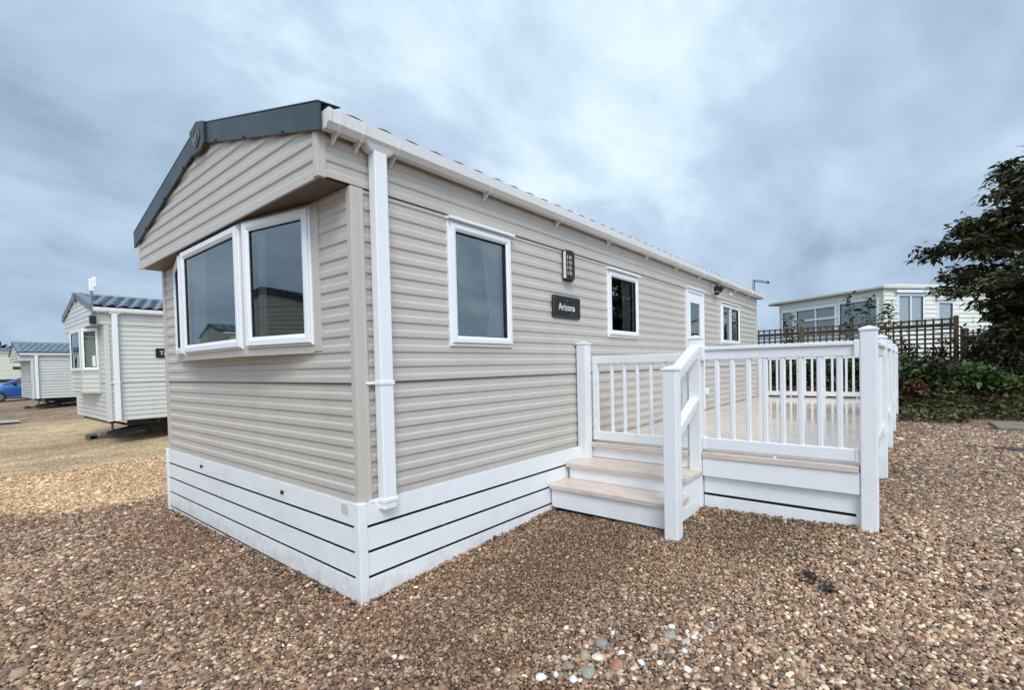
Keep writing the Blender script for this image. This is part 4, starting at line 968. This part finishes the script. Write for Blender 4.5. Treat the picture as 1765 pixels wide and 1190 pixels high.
k = MH(); k.fbox(fL, LL*.40, LL*.825, .02, .055, zc-.98, zc-.90); k.fbox(fL, .16, LL*.385, .02, .05, zc-1.75, zc-1.68); k.build('transom', 'white', ph)
k = MH(); k.fbox(fR, .52, 2.05, .02, .12, zc-.20, zc-.09); k.fbox(fR, 2.42, 3.42, .02, .10, zc-.46, zc-.39); k.build('window_hood', 'white', ph)
k = MH(); k.fbox(fR, -.03, .05, -.05, .03, zb-.6, zc); k.fbox(fL, -.03, .05, -.05, .03, zb-.6, zc); k.fbox(fL, LL-.05, LL+.03, -.05, .03, zb-.6, zc); k.build('corner_trim', 'creamtrim', ph)
# roof: overhanging low barrel
k = MH(); ring0 = [eF+uL*.35+nL*.22, aF+(nL+nR)*.12, rF+nR*.12, bk2-nR*.1, eF-nR*.5+uL*.3]
n = 24; vs = []
cen = sum(ring0, Vector((0, 0, 0)))/5
for f_, zz_ in ((1.0, zc-.04), (1.0, zc+.05), (.86, zc+.17), (.6, zc+.34), (.3, zc+.44), (0.02, zc+.47)):
    vs += [cen+(p-cen)*f_+Vector((0, 0, zz_)) for p in ring0]
k.add(vs, [(i*5+j, i*5+(j+1) % 5, (i+1)*5+(j+1) % 5, (i+1)*5+j) for i in range(5) for j in range(5)] + [(0, 1, 2, 3, 4)])
k.build('roof', 'creamtrim', ph)
for i in range(5): pass

# ------------------------------------------------------------------ trellis fence
T0 = at(1648, 600, 11.7); T1 = at(1300, 600, 15.2)
def trellis(name, a, b_, zt, zbm, label, posts, pitch=.135):
    a = Vector((a.x, a.y, 0)); b_ = Vector((b_.x, b_.y, 0)); L_ = (b_-a).length; u_ = (b_-a)/L_
    r = empty(name, (a.x, a.y, zbm), label, 'fence'); off = Vector((a.x, a.y, zbm)); n_ = Vector((u_.y, -u_.x, 0))
    n_ = n_ if n_.dot(Vector((cx, cy, 0))-a) > 0 else -n_
    fr_ = lambda s, d, z: a+u_*s+n_*d+Vector((0, 0, z))-off
    for s in posts:
        k = MB(); k.fbox(fr_, s-.05, s+.05, -.05, .05, zbm-.35, zt+.04); k.build('post', 'wood', r, bev=.006)
    for s0, s1 in zip(posts, posts[1:]):
        k = MB(); s0 += .052; s1 -= .052
        k.fbox(fr_, s0, s1, -.006, .016, zt-.215, zt-.14); k.fbox(fr_, s0, s1, -.006, .016, zbm+.05, zbm+.12); k.build('rail', 'wood', r)
        k = MB(); s = s0+.03
        while s < s1: 
            k.fbox(fr_, s, s+.044, .017, .030, zbm+.05, zt+.0); s += .165
        z = zbm+.14
        while z < zt: k.fbox(fr_, s0, s1, .0305, .043, z, z+.040); z += .118
        k.build('lattice', 'trellis', r)
    return r
Lt = (Vector((T1.x, T1.y))-Vector((T0.x, T0.y))).length
trellis('trellis_fence', T0, T1, 2.33, .72, 'long brown trellis fence behind the deck and flower bed', [0, 1.75, 3.5, 5.2])
T2 = at(1660, 600, 11.9); T3 = at(1790, 600, 12.4)
trellis('trellis_fence', T2, T3, 2.03, .72, 'lower stretch of trellis fence running under the dark tree', [.02, 1.0, 1.98])
tb = empty('timber_posts', (T0.x+.05, T0.y-.22, .70), 'three short mossy timber posts standing against the trellis end post', 'timber')
for i, (dx, dy, h) in enumerate(((-.05, .02, 1.16), (-.02, -.12, 1.14), (.03, -.25, 1.18))):
    k = MB(); k.bar((dx, dy, -.3), (dx+.02, dy+.01, h), .085, .06, (1, 0, 0)); k.build('timber', 'wood', tb, bev=.005)

# low stone edging and block wall of the bed
k = MB(); rnd = random.Random(21)
W0 = at(1700, 650, 10.9); W1 = at(1545, 660, 11.3)
for i in range(13):
    t = i/12; p = Vector((W0.x, W0.y, 0)).lerp(Vector((W1.x, W1.y, 0)), t)
    zg = gz(p.x, p.y)-.05; k.box(p.x-.14, p.x+.16, p.y-.02+rnd.uniform(-.03, .03), p.y+.21, zg, zg+.22+rnd.uniform(-.03, .05))
wl = k.build('block_wall', 'stone', None, bev=.015); tag(wl, 'low mossy stone wall under the trellis fence', 'wall')
blk = empty('screen_block_edging', (W1.x+.35, (W0.y+W1.y)/2, .80), 'row of pale pierced blocks on top of the low stone wall', 'edging')
k = MB()
for i in range(6):
    y0 = -.75+i*.25; 
    k.box(-.05, .05, y0, y0+.03, -.10, .10); 
k.box(-.05, .05, -.75, .75, .10, .13); k.box(-.05, .05, -.75, .75, -.13, -.10); k.build('pierced_block', 'concrete', blk)

# ------------------------------------------------------------------ planting
def bush(name, c, r, n, mat, size, label, cat='shrub', stems=5, seed=1, aspect=1.3, zbase=None, grp=None):
    rnd = random.Random(seed); c = Vector(c); root = empty(name, (c.x, c.y, gz(c.x, c.y)), label, cat, grp); gzr = gz(c.x, c.y)
    k = MB(); pts = []; tips = []
    for _ in range(max(6, n//55)):
        th = rnd.uniform(0, 6.283); ph_ = math.acos(rnd.uniform(-.15, 1)); rr = rnd.uniform(.55, 1.05)
        tips.append(Vector((math.cos(th)*math.sin(ph_)*r[0]*rr, math.sin(th)*math.sin(ph_)*r[1]*rr, math.cos(ph_)*r[2]*rr + r[2]*.25)))
    for _ in range(n):
        t = rnd.choice(tips); f = rnd.uniform(.35, 1.0)**.6; s_ = .16*max(r)
        pts.append(t*f+Vector((rnd.gauss(0, s_), rnd.gauss(0, s_), rnd.gauss(0, s_*.8))))
    pts = [p if p.z > .02 else Vector((p.x, p.y, abs(p.z)+.02)) for p in pts]
    leaf_cloud(k, pts, size, rnd, aspect); k.build('foliage', mat, root, recalc=False)
    k = MB()
    for t in tips[:stems*3]: k.tube([(t.x*.1, t.y*.1, -.05), (t.x*.5+rnd.gauss(0, .04), t.y*.5, t.z*.45), tuple(t)], [.012, .008, .003], 5)
    k.build('stem', 'bark', root)
    return root
def bp(px, py, t): p = at(px, py, t); return (p.x, p.y)
B = lambda px, t: bp(px, 690, t)
bush('bramble_bush', B(1562, 10.3), (.75, .70, .50), 2400, 'leaf_bush', .085, 'dark green ivy covered bush right behind the deck corner railing', seed=2)
bush('bramble_bush', B(1605, 10.2), (.60, .60, .50), 2000, 'leaf_dark', .075, 'dark low bush below the block wall, left of the grass tuft', seed=3)
bush('red_shrub', B(1555, 9.9), (.50, .50, .42), 1300, 'leaf_red', .07, 'low dark red leaved shrub at the foot of the ivy bush', seed=4)
bush('low_shrub', B(1655, 10.3), (.62, .55, .40), 1300, 'leaf_bush', .06, 'olive green low shrub in front of the timber posts', seed=5)
bush('leafy_plant', B(1692, 9.4), (.45, .40, .50), 500, 'leaf_light', .11, 'bright green broad leaved plant below the dark tree', cat='plant', seed=6)
bush('low_shrub', B(1745, 10.6), (.75, .55, .42), 1600, 'leaf_bush', .06, 'straggly olive shrub behind the flat paving slab', seed=7)
bush('bramble_bush', B(1500, 11.2), (.9, .8, .85), 2000, 'leaf_dark', .09, 'dark bush seen through the far deck railing', seed=8)
bush('bramble_bush', B(1420, 12.3), (.9, .8, .9), 2000, 'leaf_bush', .09, 'green bush behind the far railing, left of the dark bush', seed=9)
bush('bramble_bush', B(1345, 13.2), (.9, .8, .9), 2000, 'leaf_dark', .09, 'dark bush behind the far end of the beige caravan', seed=10)
bush('red_shrub', B(1625, 10.5), (.55, .4, .45), 900, 'leaf_red', .07, 'red brown shrub in front of the pierced blocks', seed=14)
bush('dark_hedge_shrub', B(1735, 11.0), (.72, .7, 1.1), 3400, 'leaf_dark', .085, 'tall dark shrub under the dark tree at the right edge', seed=12)
bush('red_shrub', bp(1700, 620, 11.3), (.55, .4, 1.2), 1500, 'leaf_red', .075, 'red brown leaved shrub between the timber posts and the dark tree', seed=13)
rnd = random.Random(77); k = MB(); pts = []
for _ in range(11000):
    y = rnd.uniform(-7.5, -1.2); xq = 8.95+.25*max(0, min(1, (-y-3.0)/.6)); x = xq+.30*noise.noise(Vector((y*1.3, 2, 0))) + rnd.random()**.8*2.6
    e = x-xq
    if (x < 9.5 and y > -2.35) or (y < -3.45 and x < 9.75): continue
    hh = min(.30, .06+.20*max(0, e))*(.7+.5*noise.noise(Vector((x*1.5, y*1.5, 7))))
    pts.append((x, y, gz(x, y)+rnd.uniform(0, 1)**.5*max(.05, hh)))
leaf_cloud(k, pts, .065, rnd, 1.25, flat=.5)
tag(k.build('ground_cover', 'leaf_cover', None, recalc=False), 'dark green and reddish ground cover between the gravel and the stone wall', 'ground cover', kind='stuff')
# creeper on the trellis
cr = empty('red_creeper', (T0.x-.12, T0.y+.9, .72), 'red leaved creeper growing up the trellis panel beside its end post', 'climbing plant')
rnd = random.Random(17); k = MB(); pts = []; uT = (Vector((T1.x, T1.y, 0))-Vector((T0.x, T0.y, 0))).normalized()
for _ in range(2600):
    s = rnd.uniform(-.75, 1.3); z = rnd.betavariate(1.6, 2.2)*1.15 + .25*noise.noise(Vector((s*2, 0, 0)))
    p = uT*s + Vector((-.02+rnd.gauss(0, .05), 0, z)); pts.append(p)
leaf_cloud(k, pts, .07, rnd, 1.2); k.build('foliage', 'leaf_red', cr, recalc=False)
cg = empty('green_creeper', (T0.x-.16, T0.y+1.0, .72), 'green leaved creeper covering the foot of the trellis', 'climbing plant')
k = MB(); pts = []
for _ in range(900):
    s = rnd.uniform(-1.0, 1.5); p = uT*s + Vector((-.03+rnd.gauss(0, .07), 0, rnd.betavariate(1.1, 2.4)*.75)); pts.append(p)
leaf_cloud(k, pts, .07, rnd, 1.2); k.build('foliage', 'leaf_bush', cg, recalc=False)
# saplings rising above the trellis
def sapling(px, pyt, t, label, seed, n=46, wd=.35):
    rnd = random.Random(seed); top = at(px, pyt, t); r = empty('sapling', (top.x, top.y, .9), label, 'plant', 'young saplings rising above the trellis'); H = top.z-.9
    k = MB(); k.tube([(0, 0, -.3), (.02, .02, H*.5), (0, 0, H-.04)], [.014, .010, .004], 5)
    lv = MB(); pts = []
    for i in range(n):
        h = H*(1-.62*(i/n)**1.1); a = rnd.uniform(0, 6.283); l_ = wd*rnd.uniform(.25, 1)*(.35+.65*min(1, (H-h)/(.5)))
        e = Vector((math.cos(a)*l_, math.sin(a)*l_, h+rnd.uniform(-.02, .08))); k.tube([(0, 0, h-.05), tuple(e)], [.004, .002], 4)
        for j in range(4): pts.append(e+Vector((rnd.gauss(0, .04), rnd.gauss(0, .04), rnd.gauss(0, .02))))
    leaf_cloud(lv, pts, .105, rnd, 1.15, droop=.25, flat=.3); lv.build('foliage', 'leaf_sap', r, recalc=False); k.build('stem', 'bark', r)
sapling(1465, 508, 13.6, 'slim young sycamore sapling above the trellis, left of the other two', 31, n=26, wd=.16)
sapling(1500, 512, 13.4, 'middle young sycamore sapling above the trellis', 32, n=40, wd=.34)
sapling(1532, 524, 13.2, 'right-hand young sycamore sapling above the trellis', 33, n=34, wd=.30)
sapling(1366, 543, 14.4, 'small sapling peeping over the trellis near the caravan end', 34, n=26, wd=.30)

# the dark tree, its crown running out of the frame
tp = at(1800, 690, 9.3); tb_ = Vector((tp.x, tp.y, gz(tp.x, tp.y)))
tree = empty('dark_tree', tb_, 'dark leafy tree at the right edge, overhanging the park home and the fence', 'tree')
rnd = random.Random(5); tk = MB(); lb = MB(); pts = []; tips = []
H = 4.7
trunk = [Vector((0, 0, -.1)), Vector((.03, .03, 1.0)), Vector((-.03, .08, 2.2)), Vector((.02, .05, 3.3)), Vector((0, .0, 4.5))]
tk.tube(trunk, [.13, .11, .085, .055, .02], 10); tk.build('trunk', 'bark', tree)
def tpos(h):
    for a, b_ in zip(trunk, trunk[1:]):
        if h <= b_.z: return a.lerp(b_, (h-a.z)/(b_.z-a.z))
    return trunk[-1]
leaves = []
def spray(p, d, L_, r):
    seg = [p]; q = p.copy(); dd = d.copy(); m_ = 6
    for i in range(m_):
        dd = (dd + Vector((rnd.gauss(0, .10), rnd.gauss(0, .10), rnd.gauss(0, .06)-.035))).normalized(); q = q+dd*L_/m_; seg.append(q.copy())
    lb.tube(seg, [r*(1-.85*i/m_) for i in range(m_+1)], 5)
    return seg
# crown profile: reach as a function of height
def reach(h): 
    t = (h-.7)/(H-.7); return 1.66*max(.05, (math.sin(math.pi*min(1, max(0, t*.80+.20)))**.95))*(1.0 if h > 1.9 else .52)
for i in range(54):
    h = .75 + (H-1.2)*(i/53)**.95; a = rnd.uniform(0, 6.283) if i % 2 else math.radians(rnd.uniform(60, 215)); el = rnd.uniform(.0, .34) + .35*max(0, (h-3.4)/1.6)
    d = Vector((math.cos(a)*math.cos(el), math.sin(a)*math.cos(el), math.sin(el))); L_ = reach(h)*rnd.uniform(.55, 1.08)
    sg = spray(tpos(h), d, L_, .022)
    for j in range(2, 7):
        for m_ in range(3):
            a2 = rnd.uniform(0, 6.283); d2 = (d*.7 + Vector((math.cos(a2), math.sin(a2), rnd.uniform(-.25, .45)))).normalized()
            s2_ = spray(sg[j], d2, rnd.uniform(.22, .52), .007)
            for q in s2_[1:]:
                for _ in range(4): leaves.append(q+Vector((rnd.gauss(0, .055), rnd.gauss(0, .055), rnd.gauss(0, .045))))
    for q in sg[3:]:
        for _ in range(4): leaves.append(q+Vector((rnd.gauss(0, .07), rnd.gauss(0, .07), rnd.gauss(0, .05))))
k = MB(); leaf_cloud(k, leaves, .078, rnd, aspect=1.65, droop=.35, flat=.35)
k.build('crown', 'leaf_dark', tree, recalc=False); lb.build('branch', 'bark', tree)

# grass, weeds, slab, boards
def tuft(px, py, t, label, n, h, seed, mat='leaf_light', w=.010, spread=.10):
    p = at(px, py, t); p = Vector((p.x, p.y, gz(p.x, p.y))); rnd = random.Random(seed); k = MB()
    for _ in range(n):
        a = rnd.uniform(0, 6.283); r0 = rnd.uniform(0, spread*.5); b0 = Vector((math.cos(a)*r0, math.sin(a)*r0, -.005)); hh = h*rnd.uniform(.5, 1.1); ln = rnd.uniform(.2, 1.0)*spread
        s_ = Vector((-math.sin(a), math.cos(a), 0))*w/2; m_ = b0+Vector((math.cos(a)*ln*.35, math.sin(a)*ln*.35, hh*.7)); e = b0+Vector((math.cos(a)*ln, math.sin(a)*ln, hh*.9))
        k.add([b0-s_, b0+s_, m_+s_*.7, m_-s_*.7, e], [(0, 1, 2, 3), (3, 2, 4)])
    o = k.build('grass_tuft', mat, None, recalc=False); o.location = p; tag(o, label, 'grass tuft'); return o
tuft(1652, 728, 8.55, 'bright green grass tuft at the edge of the planting', 200, .22, 1, spread=.30)
tuft(1600, 728, 8.9, 'short olive grass along the foot of the bushes', 120, .13, 2, 'leaf_bush', spread=.45)
tuft(1550, 726, 9.5, 'short grass strip beside the last deck post', 110, .13, 3, 'leaf_light', spread=.45)
tuft(410, 992, 2.75, 'small green weed in the gravel near the front skirting', 26, .022, 4, 'leaf_light', w=.006, spread=.045)
tuft(1372, 893, 3.0, 'thin grass blades growing up against the deck fascia', 7, .10, 5, 'leaf_bush', w=.004, spread=.03)
tuft(1138, 1062, 2.3, 'tiny green sprout in the gravel above the pale stones', 14, .018, 6, 'leaf_light', w=.006, spread=.03)
tuft(1732, 940, 2.6, 'yellow green moss speck in the gravel at the right', 20, .015, 7, 'leaf_light', w=.006, spread=.035)
# dead twigs
tw = at(1720, 700, 9.4); ds = empty('dead_twigs', (tw.x, tw.y, gz(tw.x, tw.y)), 'bare grey dead twigs arching over the shrub near the slab', 'twigs'); k = MB(); rnd = random.Random(9)
for _ in range(26):
    a = rnd.uniform(0, 6.283); l_ = rnd.uniform(.3, .8); p0 = Vector((rnd.gauss(0, .18), rnd.gauss(0, .25), 0))
    k.tube([p0, p0+Vector((math.cos(a)*l_*.4, math.sin(a)*l_*.4, l_*.55)), p0+Vector((math.cos(a)*l_, math.sin(a)*l_, l_*rnd.uniform(.15, .6)))], [.006, .004, .002], 4)
k.build('stem', 'bark_grey', ds)
k = MB(); zg = gz(8.9, -4.1)
k.box(-.52, .42, -.75, .30, -.03, .055); o = k.build('paving_slab', 'slabgreen', None, bev=.006); o.location = (8.72, -3.95, zg); o.rotation_euler.z = .03; tag(o, 'flat mossy paving slab on the gravel at the right edge', 'slab')
sb_ = at(1765, 788, 5.6); k = MB(); k.box(-.10, .12, -.5, .25, -.02, .02); o = k.build('timber_board', 'board', None, bev=.004); o.location = (sb_.x, sb_.y, gz(sb_.x, sb_.y)+.01); o.rotation_euler.z = .05; tag(o, 'thin dark board lying in the gravel nearer than the slab', 'board')
# dark clump of wet leaves
cl_ = at(1392, 935, 2.72); rnd = random.Random(4); k = MB(); pts = [(rnd.gauss(0, .045), rnd.gauss(0, .035), abs(rnd.gauss(.012, .012))) for _ in range(70)] + [(rnd.gauss(-.07, .03), rnd.gauss(-.10, .02), abs(rnd.gauss(.008, .006))) for _ in range(45)]
MT['wetleaf'] = leafmat('wet_dead_leaf', [(.014, .011, .008), (.035, .024, .015), (.06, .04, .022)])
leaf_cloud(k, pts, .021, rnd, 1.2, flat=.5); o = k.build('leaf_clump', 'wetleaf', None, recalc=False); o.location = (cl_.x, cl_.y, gz(cl_.x, cl_.y)+.008); tag(o, 'black clump of wet dead leaves in front of the deck fascia', 'leaf clump')

# ------------------------------------------------------------------ larger stones, each its own
def groundpt(px, py):
    d = Fw + R2*((px-882.5-59.32)/815.87) - U2*((py-595-54.84)/815.87); z = 0.
    for _ in range(6): t = (z-cz)/d.z; p = Vector((cx, cy, cz))+d*t; z = gz(p.x, p.y)
    return Vector((p.x, p.y, z)), t
def stone(px, py, wpx, hpx, col, label, seed, ang=False, rz=None):
    p, t = groundpt(px, py); w = wpx*t/815.87; hgt = hpx*t/815.87*.75
    bm = bmesh.new(); bmesh.ops.create_icosphere(bm, subdivisions=4, radius=.5); r = random.Random(seed); off = Vector((r.uniform(0, 50),)*3)
    cuts = [(Vector((r.uniform(-1, 1), r.uniform(-1, 1), r.uniform(-.4, 1))).normalized(), r.uniform(.27, .36)) for _ in range(9 if ang else 0)]
    for v in bm.verts:
        v.co *= 1+.16*noise.noise(v.co*1.6+off)
        for nn_, d in cuts:
            kk = v.co.dot(nn_)
            if kk > d: v.co -= nn_*(kk-d)
        v.co *= 1+.02*noise.noise(v.co*9+off)
        v.co.x *= w*.95; v.co.y *= w*.8; v.co.z *= hgt*1.1
    me = bpy.data.meshes.new('stone'); bm.to_mesh(me); bm.free(); me.polygons.foreach_set('use_smooth', [True]*len(me.polygons))
    mat = plain('stone_tint', col, .6, var=.22, sc=60, bs=.5, bsc=(300, 300, 300)); me.materials.append(mat)
    o = bpy.data.objects.new('stone', me); COL.objects.link(o); o.location = p+Vector((0, 0, hgt*.30+.004)); o.rotation_euler = (0, 0, r.uniform(0, 6.3) if rz is None else rz)
    tag(o, label, 'stone', 'larger stones lying on the gravel')
GREY = (.20, .20, .19); WH = (.72, .71, .68)
for a in ((1037, 1115, 25, 17, (.215, .21, .195), 'smooth blue grey pebble, the upper of the two blue grey ones', 1),
          (1050, 1124, 13, 9, (.19, .19, .185), 'small blue grey pebble touching the larger blue grey one', 2),
          (1009, 1140, 22, 22, (.36, .28, .175), 'round tan stone left of the white wedge', 3),
          (1014, 1166, 31, 19, (.27, .26, .20), 'large oval olive grey stone, lowest of the stone cluster', 4),
          (1064, 1153, 35, 25, (.33, .15, .09), 'angular rust orange rock in the middle of the stones', 5, True),
          (1154, 1103, 25, 18, (.28, .26, .20), 'smooth olive oval stone at the upper right of the cluster', 6),
          (1128, 1122, 22, 17, (.50, .43, .33), 'flat pale sandy stone with square edges', 7, True),
          (1056, 1096, 13, 13, WH, 'white pointed stone, topmost of the cluster', 8, True),
          (1031, 1138, 24, 11, (.60, .54, .45), 'long cream stone between the tan stone and the white pair', 9),
          (1071, 1132, 14, 12, WH, 'round white stone just above the rust orange rock', 10),
          (1083, 1136, 13, 8, (.66, .65, .60), 'small flat white stone right of the round white stone', 11),
          (1105, 1148, 18, 17, WH, 'lumpy white stone right of the rust orange rock', 12, True),
          (1137, 1148, 13, 11, WH, 'white stone furthest right of the white row', 13),
          (1158, 1085, 15, 9, (.68, .69, .68), 'flat white stone above the smooth olive oval', 14),
          (1196, 1104, 13, 11, WH, 'white pebble at the right end of the pale pinkish slab', 15),
          (1183, 1110, 25, 11, (.46, .38, .31), 'flat pale pinkish stone right of the smooth olive oval', 16, True),
          (1180, 1128, 12, 12, (.62, .63, .62), 'pale grey white pebble below the pinkish slab', 17),
          (1185, 1160, 15, 12, WH, 'white pebble low on the right of the cluster', 18),
          (932, 1173, 20, 13, WH, 'bright white oval pebble left of the cluster at the bottom', 19),
          (958, 1169, 12, 13, (.60, .58, .54), 'off white upright stone beside the bright white oval', 20),
          (988, 1177, 18, 14, (.64, .63, .60), 'pale rounded stone below the pink brown slab', 21),
          (979, 1154, 26, 19, (.25, .17, .13), 'pink brown angular slab of stone left of the tan stone', 22, True),
          (924, 1138, 20, 16, (.34, .22, .155), 'salmon coloured angular stone at the left of the cluster', 23, True),
          (973, 1141, 13, 14, (.55, .50, .42), 'beige upright stone above the pink brown slab', 24),
          (1222, 1083, 15, 11, (.17, .16, .15), 'dark grey stone alone to the right above the cluster', 25),
          (680, 1137, 12, 9, WH, 'white pebble, left of the pair below the caravan corner', 26),
          (692, 1138, 13, 8, (.60, .50, .44), 'cream pebble, right of the pair below the caravan corner', 27),
          (240, 1183, 16, 8, WH, 'flat white stone at the bottom left of the gravel', 28),
          (1500, 1141, 16, 10, (.09, .09, .085), 'dark squarish stone low on the right gravel', 29, True),
          (361, 1022, 11, 8, (.62, .60, .56), 'white pebble in the gravel left of the skirting', 30)):
    stone(*a)
rl = groundpt(1102, 1104)[0]; rnd = random.Random(8); k = MB()
MT['wine'] = leafmat('wine_leaf', [(.10, .008, .012), (.06, .006, .01), (.13, .02, .015)])
leaf_cloud(k, [(rnd.gauss(0, .010), rnd.gauss(0, .010), abs(rnd.gauss(.010, .006))) for _ in range(22)], .016, rnd, 1.2); o = k.build('fallen_leaves', 'wine', None, recalc=False); o.location = rl; tag(o, 'scrap of wine red leaves among the pale stones', 'fallen leaves')
